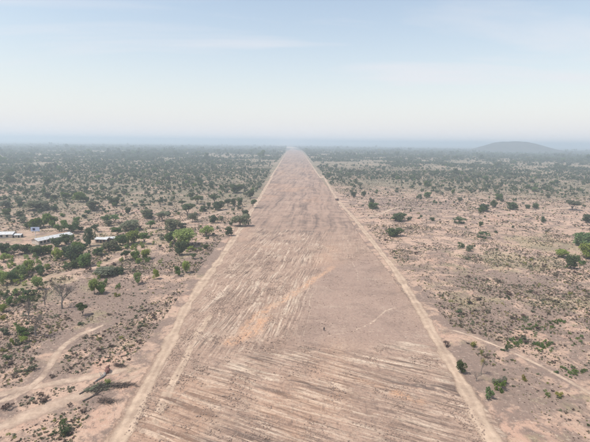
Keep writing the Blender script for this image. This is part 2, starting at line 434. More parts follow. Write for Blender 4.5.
def build_strip():
    ys = list(np.arange(-240, 56, 4.0)); y = 58.0
    while y < 5050: ys.append(y); y += max(0.24, 0.0032 * y) if y < 700 else 0.009 * y
    ys = np.array(ys); u = np.linspace(0, 1, 400)
    el, er = edge_l(ys), edge_r(ys)
    X = el[:, None] + (er - el)[:, None] * u[None, :]; Y = np.repeat(ys[:, None], len(u), 1)
    P = np.stack([X.ravel(), Y.ravel()], 1)
    x, y = P[:, 0], P[:, 1]
    wx = x + 5 * (fbm(x / 30, y / 30, 21, 3) - 0.5); wy = y + 5 * (fbm(x / 30, y / 30, 22, 3) - 0.5)
    W = np.stack([wx, wy], 1)

    def streak(deg, wid, along, seed, bend=0.0):
        t = math.radians(deg); c = -math.sin(t) * wx + math.cos(t) * wy; a = math.cos(t) * wx + math.sin(t) * wy
        c = c + bend * (vnoise(a / 40, c / 60, seed + 3) - 0.5) * 2
        return vnoise(c / wid, a / along, seed)
    def zone(pts, soft=5):
        poly = [px(*q) for q in pts]
        s = poly_sd(W, poly)
        return sstep(-soft, soft, s + 5 * (fbm(x / 14, y / 14, 31, 3) - 0.5) * 2)

    front = zone([(60, 470), (150, 388), (185, 362), (240, 352), (290, 345), (345, 348), (440, 340), (540, 470)], 8)
    right_mid = zone([(318, 268), (372, 255), (440, 345), (345, 350), (292, 343)], 11)
    left_mid = zone([(252, 228), (330, 232), (322, 266), (286, 345), (245, 352), (185, 358), (150, 385)], 6)
    mid_far = sstep(290, 380, y)

    tone = np.zeros(len(P)); relief = np.zeros(len(P)); red = np.zeros(len(P)); grey = np.zeros(len(P))
    # foreground: long windrows left by the blade, running down to the right
    def combine(parts): return sum(wt * (s - 0.5) * 2 for wt, s in parts)
    fr = combine([(0.55, streak(-24, 1.9, 30, 41, 2.5)), (0.5, streak(-27, 0.75, 16, 42, 1.5)), (0.35, streak(-20, 4.5, 60, 43, 3)), (0.3, streak(-25, 0.42, 7, 44, 1.0))])
    ridge = sstep(0.66, 0.82, streak(-24, 2.2, 26, 47, 2.2)) * sstep(0.3, 0.6, fbm(x / 18, y / 18, 49, 3))
    pale = sstep(0.70, 0.86, streak(-23, 1.5, 34, 51, 2.2)) * sstep(0.35, 0.6, fbm(x / 25, y / 25, 52, 3))
    clump = (fbm(x / 9, y / 9, 53, 4) - 0.5) * 2
    fin = combine([(0.6, streak(-25, 0.5, 9, 45, 0.8)), (0.6, streak(-22, 0.9, 12, 46, 1.2)), (0.45, vnoise(x / 1.1, y / 1.1, 48))])
    tone += front * (0.28 * fr + 0.4 * fin - 0.8 * ridge + 0.6 * pale + 0.45 * clump - 0.02)
    relief += front * (0.12 * fr + 0.08 * fin + 0.24 * ridge)
    # middle left: scrapes up and down the strip
    ml = combine([(0.5, streak(81, 1.5, 22, 61, 2)), (0.45, streak(79, 0.7, 12, 62, 1.5)), (0.35, streak(84, 3.5, 30, 63, 3)), (0.4, fbm(x / 5, y / 9, 64, 3))])
    pal2 = sstep(0.66, 0.86, streak(80, 1.3, 16, 66, 2)) * sstep(0.4, 0.62, fbm(x / 16, y / 22, 67, 3))
    fin2 = combine([(0.6, streak(80, 0.5, 7, 65, 0.8)), (0.6, streak(83, 1.0, 9, 68, 1.2)), (0.5, vnoise(x / 1.3, y / 1.9, 69))])
    tone += left_mid * (0.25 * ml + 0.4 * fin2 + 0.55 * pal2 + 0.4 * clump)
    relief += left_mid * (0.11 * ml + 0.07 * fin2)
    # middle right: rolled smooth, a little greyer
    tone += right_mid * (0.3 * (fbm(x / 9, y / 9, 71, 5) - 0.5) * 2 + 0.25 * (vnoise(x / 1.2, y / 1.6, 73) - 0.5) + 0.3 * (streak(2, 2.5, 30, 72) - 0.5) - 0.05)
    grey += right_mid * 0.75
    # far: broad bands across the strip
    far = combine([(0.22, streak(3, 14, 60, 81, 10)), (0.22, streak(-4, 4, 28, 82, 4)), (0.5, fbm(x / 14, y / 30, 83, 4)), (0.55, streak(87, 3.0, 90, 84, 3)), (0.5, streak(84, 1.4, 60, 87, 2))])
    tone += mid_far * (0.5 * far + 0.7 * (fbm(x / 3.5, y / 7, 86, 4) - 0.5) - 0.24 - 0.1 * sstep(500, 900, y))
    grey += mid_far * (0.25 + 0.4 * (fbm(x / 40, y / 90, 85, 3) - 0.5))
    rest = np.clip(1 - front - right_mid - left_mid - mid_far, 0, 1)
    rs = combine([(0.5, streak(20, 1.6, 14, 91, 3)), (0.5, fbm(x / 7, y / 12, 92, 4)), (0.4, streak(84, 1.2, 16, 93, 2))])
    tone += rest * 0.5 * rs; relief += rest * 0.06 * rs
    red += 0.22 * sstep(0.55, 0.75, fbm(x / 30, y / 45, 95, 4)) * (1 - right_mid)

    # single scrapes, tyre marks and spills: (pixels along it, half width m, tone, red, height)
    S = [([(234, 337), (248, 322), (266, 309), (296, 293), (318, 278), (331, 267)], 2.4, 0.5, 0.9, -0.06),
         ([(232, 340), (252, 330), (262, 318)], 3.8, 0.2, 1.0, 0.1),
         ([(246, 312), (268, 285), (283, 262), (292, 245)], 1.0, 0.9, 0.1, -0.05),
         ([(255, 300), (275, 275), (290, 250)], 0.8, 0.7, 0.0, -0.05),
         ([(300, 338), (313, 300), (322, 272)], 0.35, 0.6, 0.0, -0.05),
         ([(354, 331), (373, 321), (386, 310), (400, 307)], 0.8, 0.75, 0.1, 0.05),
         ([(318, 338), (345, 333), (385, 331), (425, 331)], 0.6, 0.55, 0.1, 0.03),
         ([(352, 262), (358, 272), (361, 281)], 0.5, 0.8, 0, 0), ([(347, 240), (353, 247)], 0.8, 0.6, 0, 0),
         ([(307, 260), (320, 247), (324, 245)], 0.9, 0.7, 0.1, 0),
         ([(236, 372), (262, 378), (300, 384), (330, 392)], 1.6, -0.6, 0.0, 0.2),
         ([(256, 381), (276, 386), (302, 392)], 1.2, -0.7, 0.2, 0.25),
         ([(305, 365), (330, 362), (352, 366), (380, 378)], 1.4, -0.55, 0.1, 0.2),
         ([(395, 392), (410, 398), (420, 402)], 2.2, 0.1, 0.8, 0.1), ([(360, 380), (385, 386)], 1.6, -0.3, 0.4, 0.1),
         ([(320, 352), (290, 356), (255, 362)], 1.3, 0.55, 0.15, 0.05), ([(340, 356), (390, 357), (447, 359)], 0.9, 0.6, 0, 0.05),
         ([(402, 366), (440, 376), (470, 388)], 0.8, 0.6, 0, 0.04), ([(395, 374), (430, 384), (462, 398)], 0.6, 0.5, 0, 0.04),
         ([(165, 408), (185, 392), (212, 372), (228, 356)], 0.6, -0.5, 0, 0.05), ([(160, 402), (180, 385), (205, 362), (230, 330)], 0.7, 0.55, 0, 0.0),
         ([(152, 398), (172, 372), (190, 345), (210, 312)], 0.5, -0.45, 0, 0.0), ([(146, 400), (168, 360), (184, 330)], 0.5, 0.5, 0, 0)]
    for i in range(9):        # the fan of parallel passes beside the red scrape
        q = i * 3.1
        S.append(([(262 + q + random.uniform(-1, 1), 345 - random.uniform(0, 14)), (288 + q * 0.72, 300 + random.uniform(-6, 6)), (302 + q * 0.5, 276 + random.uniform(-8, 10))], random.uniform(0.25, 0.6), random.choice([0.75, 0.6, -0.5, 0.8]), 0.05, 0.05))
    for i in range(60):       # short dashes on the left half
        a0 = random.uniform(205, 285); b0 = random.uniform(245, 335)
        S.append(([(a0, b0), (a0 + random.uniform(5, 11), b0 - random.uniform(9, 18))], random.uniform(0.25, 0.55), random.choice([0.8, 0.7, -0.5, 0.9]), random.uniform(0, 0.2), 0.04))
    for i in range(60):       # long windrows in front
        a0 = random.uniform(165, 430); b0 = random.uniform(368, 438); L = random.uniform(25, 95); sl_ = random.uniform(0.2, 0.33)
        S.append(([(a0, b0), (a0 + L * 0.5, b0 + L * sl_ * 0.5 + random.uniform(-1, 1)), (a0 + L, b0 + L * sl_ * 0.85)], random.uniform(0.18, 0.5), random.choice([-0.8, -0.65, 0.6, 0.8, -0.9]), random.uniform(0, 0.12), random.choice([0.16, -0.06])))
    jn = (fbm(x / 2.2, y / 2.2, 101, 3) - 0.5) * 2
    for pts, hw, tn, rd, hh in S:
        if hw < 1.5 : hw *= 0.62
        tn *= 0.9; rd *= 0.95
        q = [px(*p) for p in pts]
        lo = np.min(q, 0) - hw * 3 - 3; hi = np.max(q, 0) + hw * 3 + 3
        idx = np.nonzero((x > lo[0]) & (x < hi[0]) & (y > lo[1]) & (y < hi[1]))[0]
        if not len(idx): continue
        best = np.full(len(idx), 1e9)
        Q = W[idx] - np.array([0, 0])
        for a, b in zip(q[:-1], q[1:]): best = np.minimum(best, seg_dist(Q, a, b)[0])
        wgt = 1 - sstep(hw * 0.5, hw * 1.5, best + jn[idx] * hw * 0.9)
        wgt = wgt * sstep(0.3, 0.62, 0.55 + 0.5 * jn[idx]) * (0.45 + 0.8 * vnoise(x[idx] / 5, y[idx] / 5, 120))
        tone[idx] = tone[idx] * (1 - 0.7 * wgt) + tn * wgt
        red[idx] = np.maximum(red[idx] * (1 - 0.5 * wgt), rd * wgt)
        relief[idx] += hh * wgt
    # clods left in the windrows
    clod = sstep(0.74, 0.9, vnoise(x / 0.9, y / 0.9, 111)) * sstep(0.45, 0.65, fbm(x / 14, y / 14, 112, 3)) * (1 - right_mid)
    relief += 0.16 * clod * (1 - mid_far); tone -= 0.35 * clod
    el_, er_ = np.repeat(el, len(u)), np.repeat(er, len(u))
    dl, dr = x - el_, er_ - x
    ed = np.minimum(dl, dr); endf = np.minimum((5040 - y) / 150, 1)
    calm = sstep(7.0, 12.0, ed)
    z = hgt(x, y) + 0.05 + 0.1 * sstep(800, 1500, y) + 0.4 * sstep(2500, 4000, y) + relief * calm * (1 - sstep(500, 900, y))
    me = mesh_np('cleared_strip', np.stack([x, y, z], 1), grid_quads(len(ys), len(u)), MT['strip'], True)
    attr(me, 'tone', np.clip(tone, -1, 1)); attr(me, 'front', front ** 1.5); attr(me, 'left', np.clip(left_mid + 0.35 * rest, 0, 1)); attr(me, 'red', np.clip(red, 0, 1)); attr(me, 'grey', np.clip(grey, 0, 1))
    attr(me, 'edge', np.clip(np.minimum(ed / 4.0, endf), 0, 1))
    tag(link('cleared_strip', me), kind='structure')
build_strip()

def smooth_line(pts, step):
    P = [np.array(p, float) for p in pts]
    P = [2 * P[0] - P[1]] + P + [2 * P[-1] - P[-2]]
    out = []
    for i in range(1, len(P) - 2):
        n = max(2, int(np.linalg.norm(P[i + 1] - P[i]) / step))
        for k in range(n):
            t = k / n
            out.append(0.5 * ((2 * P[i]) + (-P[i - 1] + P[i + 1]) * t + (2 * P[i - 1] - 5 * P[i] + 4 * P[i + 1] - P[i + 2]) * t ** 2 + (-P[i - 1] + 3 * P[i] - 3 * P[i + 1] + P[i + 2]) * t ** 3))
    out.append(P[-2])
    return np.array(out)

TRACK_LINES = []
def ribbon(name, pts, width, mat, off=0.2, ruts=True, step=1.6, world=False, sd_=0):
    C = smooth_line(pts if world else [px(*p) for p in pts], step)
    TRACK_LINES.append((C[::4], width))
    T = np.gradient(C, axis=0); T /= np.linalg.norm(T, axis=1)[:, None]
    Nn = np.stack([-T[:, 1], T[:, 0]], 1)
    s = np.arange(len(C)) * step
    wv = width * (1.0 + 0.6 * (fbm(s / 7, s * 0, 5 + sd_, 4) - 0.5) * 2)
    C = C + Nn * ((fbm(s / 20, s * 0 + 3, 6 + sd_, 3) - 0.5) * 1.2)[:, None]
    k = 15; u = np.linspace(-1, 1, k)
    P = C[:, None, :] + Nn[:, None, :] * (u[None, :, None] * wv[:, None, None] * 0.75)
    x, y = P[..., 0], P[..., 1]
    z = hgt(x, y) + 0.025 + 0.12 * sstep(700, 1500, y) + (off * (1 - np.abs(u) ** 1.5))[None, :] * 0.6
    rt = np.exp(-((np.abs(u) - 0.34) / 0.14) ** 2) if ruts else np.exp(-(u / 0.4) ** 2)
    z = z - (0.03 * rt)[None, :]
    me = mesh_np(name, np.stack([x, y, z], -1).reshape(-1, 3), grid_quads(len(C), k)[:, ::-1], mat, True)
    e = np.repeat((1 - np.abs(u))[None, :] * 1.5, len(C), 0)
    fade = np.clip(np.minimum(np.arange(len(C)), np.arange(len(C))[::-1]) / 8.0, 0, 1)[:, None]
    attr(me, 'edge', np.clip(e * fade, 0, 1)); attr(me, 'rut', np.repeat(rt[None, :], len(C), 0) * (0.5 + 0.5 * vnoise(x / 4, y / 4, 9)))
    o = link(name, me); tag(o, kind='structure'); return o

far_l = [(-49, y) for y in (900, 1300, 1800, 2400, 3000, 3250)]
far_r = [(59, y) for y in (900, 1300, 1800, 2400, 3000, 3250)]
L = [np.array([-47, -200.]), np.array([-45.5, 0.])] + [px(*p) for p in [(117, 442), (140, 398), (166, 350), (190, 302), (214, 268), (233, 240), (247, 218), (257, 202), (265, 189), (272, 177)]]
ribbon('dirt_track', L + [np.array(p, float) for p in far_l], 4.6, MT['track'], 0.22, True, 1.6, True, 1)
Rr = [np.array([53, -200.]), np.array([53, 0.])] + [px(*p) for p in [(494, 442), (471, 400), (452, 365), (436, 338), (414, 300), (394, 269), (371, 240), (353, 217), (340, 203), (333, 193), (323, 176)]]
ribbon('dirt_track', Rr + [np.array(p, float) for p in far_r], 4.1, MT['track'], 0.22, True, 1.6, True, 2)
ribbon('dirt_track', [(148, 442), (160, 408), (178, 372), (196, 338), (212, 312)], 3.0, MT['track'], 0.19, True, 1.2, False, 3)
ribbon('footpath', [(110, 322), (94, 329), (79, 335), (60, 350), (46, 373), (28, 389), (0, 402), (-30, 410)], 2.4, MT['path'], 0.06, False, 1.2, False, 4)
ribbon('footpath', [(-30, 438), (0, 427), (45, 409), (90, 392), (128, 380), (148, 370)], 4.2, MT['path'], 0.07, False, 1.2, False, 5)
ribbon('footpath', [(-30, 405), (10, 392), (50, 384), (95, 376), (140, 366)], 3.2, MT['path'], 0.05, False, 1.2, False, 6)
ribbon('footpath', [(430, 327), (455, 331), (482, 340), (518, 355), (556, 374), (592, 394), (620, 410)], 1.7, MT['path'], 0.06, False, 1.0, False, 7)
ribbon('footpath', [(362, 219), (380, 214), (400, 207), (430, 209), (470, 213), (500, 214), (545, 210), (600, 205)], 5.0, MT['path'], 0.06, False, 3.0, False, 8)
ribbon('footpath', [(20, 288), (46, 279), (75, 272), (102, 266), (128, 254), (150, 241), (160, 236)], 4.5, MT['red_path'], 0.06, False, 1.6, False, 9)
ribbon('footpath', [(130, 238), (148, 231), (178, 224), (206, 216), (240, 207)], 5.0, MT['path'], 0.06, False, 2.0, False, 10)
ribbon('footpath', [(-20, 233), (20, 232), (60, 229), (95, 228), (130, 226)], 5.5, MT['path'], 0.06, False, 2.0, False, 11)
ribbon('dirt_track', [(-14, 4850), (-30, 5400), (-90, 6400), (-330, 8200), (-760, 10200)], 150.0, MT['track'], 0.8, False, 60.0, True, 12)

# ------------------------------------------------------------------ vegetation: meshes
def crown_mesh(name, mat, w, h, base, n_clump, n_leaf, leaf, seed, flat=0.6, shape='round'):
    """foliage: leaf-clump faces gathered in uneven clumps through the crown's volume"""
    g = np.random.default_rng(seed)
    cs = []
    for i in range(n_clump):
        a = g.uniform(0, 2 * math.pi); r = math.sqrt(g.uniform(0.0, 1)) * w * 0.36
        zt = g.uniform(0.12, 0.88)
        if shape == 'umbrella': zt = g.uniform(0.5, 0.9)
        rmax = w * 0.5 * math.sqrt(max(0.05, 1 - (2 * zt - 0.9) ** 2))
        r = min(r, rmax * 0.8)
        cs.append((r * math.cos(a), r * math.sin(a), base + zt * (h - base), g.uniform(0.13, 0.25) * w))
    cs = np.array(cs)
    k = g.integers(0, n_clump, n_leaf)
    d = g.normal(size=(n_leaf, 3)); d /= np.linalg.norm(d, axis=1)[:, None]
    rad = cs[k, 3] * g.uniform(0.35, 1.12, n_leaf) ** 0.6
    c = cs[k, :3] + d * rad[:, None] * np.array([1, 1, flat])
    c[:, 2] = np.maximum(c[:, 2], base * 0.5 + 0.08)
    nrm = d * 0.75 + g.normal(size=(n_leaf, 3)) * 0.6 + np.array([0, 0, 0.25]); nrm /= np.linalg.norm(nrm, axis=1)[:, None]
    t = np.cross(nrm, g.normal(size=(n_leaf, 3))); t /= np.linalg.norm(t, axis=1)[:, None]
    b = np.cross(nrm, t)
    s = leaf * g.uniform(0.6, 1.35, n_leaf)
    ta = t * s[:, None]; bb = b * (s * g.uniform(0.5, 0.9, n_leaf))[:, None]
    co = np.stack([c - ta, c + bb * 0.8 - ta * 0.1, c + ta, c - bb], 1).reshape(-1, 3)
    return mesh_np(name, co, np.arange(n_leaf * 4).reshape(-1, 4), mat)

def tube(V, Fc, a, b, ra, rb, k=5):
    a = np.array(a, float); b = np.array(b, float); d = b - a; d /= np.linalg.norm(d) + 1e-9
    t = np.cross(d, [0.3, 0.9, 0.2]); t /= np.linalg.norm(t); e = np.cross(d, t)
    i0 = len(V)
    for c, r in ((a, ra), (b, rb)):
        for j in range(k):
            q = 2 * math.pi * j / k; V.append(c + (t * math.cos(q) + e * math.sin(q)) * r)
    for j in range(k): Fc.append((i0 + j, i0 + (j + 1) % k, i0 + k + (j + 1) % k, i0 + k + j))

def trunk_mesh(name, h, w, base, seed, mat):
    g = random.Random(seed); V, Fc = [], []
    top = (g.uniform(-.3, .3), g.uniform(-.3, .3), base * 0.9 + 0.3)
    tube(V, Fc, (0, 0, -0.3), (top[0] * .4, top[1] * .4, top[2] * .5), 0.045 * h, 0.034 * h, 7)
    tube(V, Fc, (top[0] * .4, top[1] * .4, top[2] * .5), top, 0.034 * h, 0.03 * h, 7)
    for i in range(6):
        a = 2 * math.pi * i / 6 + g.uniform(-.4, .4); r = w * g.uniform(.18, .3)
        m = (top[0] + math.cos(a) * r * .5, top[1] + math.sin(a) * r * .5, top[2] + (h - top[2]) * g.uniform(.25, .45))
        e = (top[0] + math.cos(a) * r * 1.2, top[1] + math.sin(a) * r * 1.2, m[2] + (h - base) * g.uniform(.1, .3))
        tube(V, Fc, top, m, 0.02 * h, 0.013 * h, 5); tube(V, Fc, m, e, 0.013 * h, 0.005 * h, 4)
    return mesh_from(name, V, Fc, mat, True)

def bare_mesh(seed, h, spread, levels=6, thick=0.035, only=None):
    """leafless limbs; returns (trunk verts/faces, twig verts/faces)"""
    g = random.Random(seed); tv, tf, bv, bf = [], [], [], []
    def grow(p, d, L, r, lev):
        q = p + d * L
        if lev <= 2: tube(tv, tf, p, q, r, r * .72, 6)
        else: tube(bv, bf, p, q, r, r * .65, 3)
        if lev >= levels: return
        for i in range(3 if lev in (1, 3) else 2 if g.random() < .75 else 3):
            nd = d + np.array([g.uniform(-1, 1), g.uniform(-1, 1), g.uniform(-.25, .55)]) * spread
            nd /= np.linalg.norm(nd)
            grow(q - d * L * g.uniform(0, .25), nd, L * g.uniform(.68, .9), r * .64, lev + 1)
    grow(np.array([0, 0, -.3]), np.array([g.uniform(-.08, .08), g.uniform(-.08, .08), 1.]), h * .26, h * thick, 0)
    return (tv, tf), (bv, bf)

TW, TH, TB = 7.0, 6.0, 0.9            # a unit tree: width, height, clear stem
CROWN, LOWC, SHRUB = {}, {}, {}
for mk in 'DGLO':
    for i in range(5):
        CROWN[mk, i] = crown_mesh('crown', MT[mk], TW, TH, TB if i != 3 else 0.7, [14, 18, 11, 20, 9][i], [1300, 1500, 1200, 1700, 1000][i], 0.36, 100 + i * 7 + ord(mk), [0.8, 0.75, 0.9, 0.75, 0.5][i], 'umbrella' if i == 4 else 'round')
TRUNKS = [trunk_mesh('trunk', TH, TW, TB, 60 + i, MT['bark']) for i in range(3)]
for mk in 'DGLOYTU':
    for i in range(3):
        SHRUB[mk, i] = crown_mesh('shrub', MT[mk], 2.4, 1.5, 0.0, [6, 8, 5][i], [240, 300, 210][i], 0.17, 300 + i * 5 + ord(mk), 0.75)
for mk in 'DGO':
    for i in range(3):
        LOWC[mk, i] = crown_mesh('crown', MT[mk], TW, TH, 1.3, [8, 10, 7][i], [130, 150, 110][i], 0.85, 500 + i * 5 + ord(mk), 0.75)

def to_ground(X, Y): return (float(X), float(Y), H1(X, Y) - 0.05)

N_TREE = [0]
BUSHES = []
SIZES = []
def tree(X, Y, wd, ht, mk, label, group=None, cat='tree', var=None, rz=None, low=False, name='savanna_tree'):
    i = N_TREE[0]; N_TREE[0] += 1
    v = random.randrange(5) if var is None else var
    t = empty(name, to_ground(X, Y), random.uniform(0, 6.28) if rz is None else rz)
    s = (wd / TW, wd / TW, ht / TH)
    c = link('crown', CROWN[mk, v], t); c.scale = s
    k = link('trunk', TRUNKS[i % 3], t); k.scale = s
    SIZES.append((X, Y, wd))
    return tag(t, label, cat, group)
def shrub(X, Y, wd, ht, mk, label, group=None, name='shrub'):
    o = link(name, SHRUB[mk, random.randrange(3)], None, to_ground(X, Y), (0, 0, random.uniform(0, 6.28)))
    o.scale = (wd / 2.4, wd / 2.4, ht / 1.5)
    SIZES.append((X, Y, wd))
    return tag(o, label, 'shrub', group)
def at(x, y, wpx, hpx):
    p = px(x, y); m = mpp(x, y); return p[0], p[1], wpx * m, hpx * m

# ------------------------------------------------------------------ vegetation: the ones the photo lets you tell apart
# (pixel of the foot, width and height in pixels, leaf kind, label)
TREES = [
 (38, 290, 13, 15, 'L', 'bright lime tree alone left of the big grey bare tree'),
 (83, 316, 15, 16, 'D', 'dark green bushy tree right of the big grey bare tree'),
 (94, 294, 13, 17, 'L', 'tall lime tree leaning on a darker one above the dark bushy tree'),
 (102, 294, 11, 12, 'G', 'darker green tree right against the tall lime tree'),
 (85, 267, 17, 16, 'G', 'fresh green tree at the left end of the red path below the sheds'),
 (75, 268, 12, 9, 'D', 'low dark tree left of the fresh green tree by the red path'),
 (106, 276, 26, 10, 'O', 'wide low olive thicket tree on the far bank of the red path'),
 (118, 274, 14, 8, 'D', 'small dark tree at the right end of the wide olive thicket'),
 (126, 260, 12, 12, 'D', 'dark tree at the left end of the lime row by the red path'),
 (136, 260, 12, 11, 'G', 'green tree in the middle of the row by the red path'),
 (146, 259, 12, 11, 'L', 'lime tree at the right end of the row by the red path'),
 (4, 285, 13, 16, 'L', 'lime tree cut by the left edge of the photo below the sheds'),
 (13, 282, 13, 14, 'G', 'green tree second from the left edge in the lime grove'),
 (22, 278, 13, 15, 'L', 'lime tree third from the left edge in the lime grove'),
 (30, 273, 13, 15, 'L', 'tallest lime tree at the back of the lime grove'),
 (41, 276, 11, 13, 'G', 'green tree at the right end of the lime grove'),
 (4, 262, 14, 10, 'L', 'small lime tree by the left edge behind the lime grove'),
 (10, 306, 11, 12, 'G', 'green tree at the left end of the dark bush row by the left edge'),
 (3, 312, 10, 9, 'L', 'pale lime shrubby tree cut by the left edge below the dark bush row'),
 (22, 335, 12, 11, 'G', 'green tree with yellowing top at the foot of the grey bare tree'),
 (3, 254, 16, 13, 'D', 'dark tree at the left edge in front of the white roofed sheds'),
 (14, 255, 17, 12, 'G', 'green tree in front of the leftmost shed in the hedge row'),
 (25, 254, 16, 11, 'D', 'dark tree left of the long shed in the hedge row'),
 (36, 256, 17, 12, 'D', 'dark tree below the left end of the long shed'),
 (46, 254, 15, 11, 'G', 'green tree below the dark windows of the long shed'),
 (57, 260, 15, 14, 'L', 'light green tree standing out in front of the dark hedge row'),
 (68, 258, 14, 15, 'D', 'dark tree right of the light green one in the hedge row'),
 (56, 247, 14, 11, 'D', 'dark tree hiding the right part of the long shed roof'),
 (66, 245, 16, 12, 'D', 'dark tree right of the long shed with its crown over the roof end'),
 (78, 250, 15, 10, 'G', 'green tree between the long shed and the small shed'),
 (90, 246, 13, 22, 'D', 'tall dark tree just left of the small white roofed shed'),
 (98, 255, 13, 9, 'G', 'green tree below the small white roofed shed'),
 (112, 250, 18, 11, 'O', 'round olive tree just right below the small shed'),
 (123, 245, 18, 13, 'G', 'green tree in the grove right of the small shed'),
 (134, 243, 18, 14, 'L', 'light green tree at the right of the grove beside the small shed'),
 (145, 244, 14, 14, 'G', 'green tree at the far right end of the grove by the small shed'),
 (131, 230, 22, 10, 'O', 'olive tree behind the grove right of the small shed'),
 (118, 236, 16, 9, 'G', 'green tree behind the round olive tree near the small shed'),
 (35, 229, 13, 11, 'G', 'leftmost vivid green tree of the mango clump behind the long shed'),
 (44, 227, 15, 13, 'G', 'biggest vivid green tree of the mango clump behind the long shed'),
 (53, 228, 12, 12, 'G', 'rightmost vivid green tree of the mango clump behind the long shed'),
 (62, 232, 13, 11, 'G', 'left tree of the vivid green pair right of the mango clump'),
 (73, 233, 15, 11, 'G', 'right tree of the vivid green pair right of the mango clump'),
 (76, 222, 8, 5, 'G', 'small green tree behind the vivid green pair'),
 (106, 222, 10, 7, 'G', 'left tree of the dark clump behind the small shed'),
 (115, 223, 12, 8, 'G', 'right tree of the dark clump behind the small shed'),
 (95, 232, 9, 8, 'D', 'dark tree directly behind the small shed roof'),
 (27, 228, 7, 5, 'D', 'small dark tree left of the mango clump'),
 (8, 217, 11, 8, 'D', 'dark tree near the left edge behind the sheds'),
 (20, 218, 10, 7, 'D', 'dark round tree second from the left edge behind the sheds'),
 (6, 208, 12, 7, 'O', 'olive tree by the left edge behind two dark ones'),
 (38, 210, 28, 9, 'O', 'very wide grey olive thicket tree far behind the mango clump'),
 (81, 202, 15, 10, 'G', 'large green tree alone on pale ground far behind the sheds'),
 (114, 206, 13, 9, 'D', 'dark round tree alone on pale ground far above the small shed'),
 (93, 211, 14, 10, 'O', 'olive tree between the large green and the dark round tree'),
 (185, 246, 30, 16, 'L', 'very broad lime tree between the red path and the left track'),
 (170, 243, 16, 12, 'G', 'green tree at the left side of the very broad lime tree'),
 (206, 236, 16, 10, 'L', 'lime tree right of the very broad lime tree'),
 (182, 255, 13, 14, 'D', 'dark green tree in front of the very broad lime tree'),
 (193, 259, 8, 6, 'D', 'small dark tree right of the dark tree before the lime ones'),
 (178, 276, 8, 10, 'G', 'left of two little trees close to the left track bend'),
 (186, 273, 8, 12, 'L', 'right yellowish one of two little trees close to the left track bend'),
 (156, 279, 8, 12, 'L', 'slim lime tree on bare ground left of the two little trees'),
 (138, 284, 9, 14, 'L', 'pale lime sapling tree left of the slim lime tree'),
 (172, 230, 17, 11, 'O', 'olive tree behind the very broad lime tree'),
 (229, 236, 9, 10, 'D', 'dark tree beside the left track right of the lime ones'),
 (240, 226, 20, 12, 'O', 'broad olive tree touching the left track verge'),
 (214, 223, 10, 8, 'D', 'dark tree on the pale sand left of the broad olive tree'),
 (187, 215, 17, 12, 'D', 'big dark tree with spreading crown on the pale sand'),
 (182, 206, 8, 6, 'D', 'small dark tree behind the big dark spreading tree'),
 (197, 204, 14, 9, 'D', 'dark tree right behind the big dark spreading tree'),
 (215, 203, 12, 9, 'D', 'dark tree left of the close row beside the left track'),
 (220, 210, 13, 9, 'D', 'darkest round tree in front of the close row by the track'),
 (228, 207, 8, 8, 'D', 'first of the close row of round trees by the left track'),
 (234, 206, 7, 8, 'D', 'second of the close row of round trees by the left track'),
 (240, 207, 7, 9, 'D', 'third of the close row of round trees by the left track'),
 (253, 208, 8, 9, 'D', 'lone round tree nearest the left track at its far bend'),
 (245, 217, 8, 7, 'D', 'small round tree below the lone round one by the left track'),
 (237, 193, 16, 9, 'D', 'wide dark tree far up beside the left track'),
 (251, 198, 8, 7, 'D', 'small dark tree right of the wide dark one by the track'),
 (163, 221, 16, 10, 'O', 'olive tree in the open woodland above the red path end'),
 (148, 218, 14, 9, 'O', 'left neighbour of the olive tree above the red path end'),
 (160, 205, 10, 6, 'D', 'dark tree on pink soil left of the big spreading tree'),
 (400, 221, 16, 8, 'D', 'dark thicket tree farther of two on open sand right of the track'),
 (396, 236, 18, 8, 'D', 'dark thicket tree nearer of two on open sand right of the track'),
 (484, 211, 13, 7, 'D', 'dark low tree left on the sandy plain behind the pale path'),
 (511, 209, 13, 7, 'D', 'dark low tree middle of the sandy plain behind the pale path'),
 (535, 209, 7, 6, 'D', 'small dark tree right of two low ones on the sandy plain'),
 (572, 210, 17, 10, 'O', 'wide umbrella tree on the plain near the right edge'),
 (543, 223, 5, 7, 'D', 'thin little tree alone in the right sandy plain'),
 (583, 246, 18, 14, 'G', 'fresh green tree cut by the right edge'),
 (571, 268, 13, 13, 'D', 'dark green tree in front of the lime group near the right edge'),
 (587, 258, 16, 15, 'L', 'lime tree cut by the right edge beside the dark green one'),
 (562, 257, 13, 8, 'L', 'low lime tree left of the dark green one near the right edge'),
 (586, 223, 9, 9, 'D', 'dark tree cut by the right edge above the fresh green one'),
 (461, 373, 11, 12, 'D', 'compact dark green tree right beside the right track'),
]
for (x, y, wp, hp, mk, lb) in TREES:
    X, Y, wd, ht = at(x, y, wp, hp)
    q_ = 0.86 if x < 160 and y > 240 else 1.0
    tree(X, Y, wd * q_, ht * q_, mk, lb, var=4 if 'umbrella' in lb or 'spreading' in lb else (3 if ('thicket' in lb or 'low' in lb) else None))

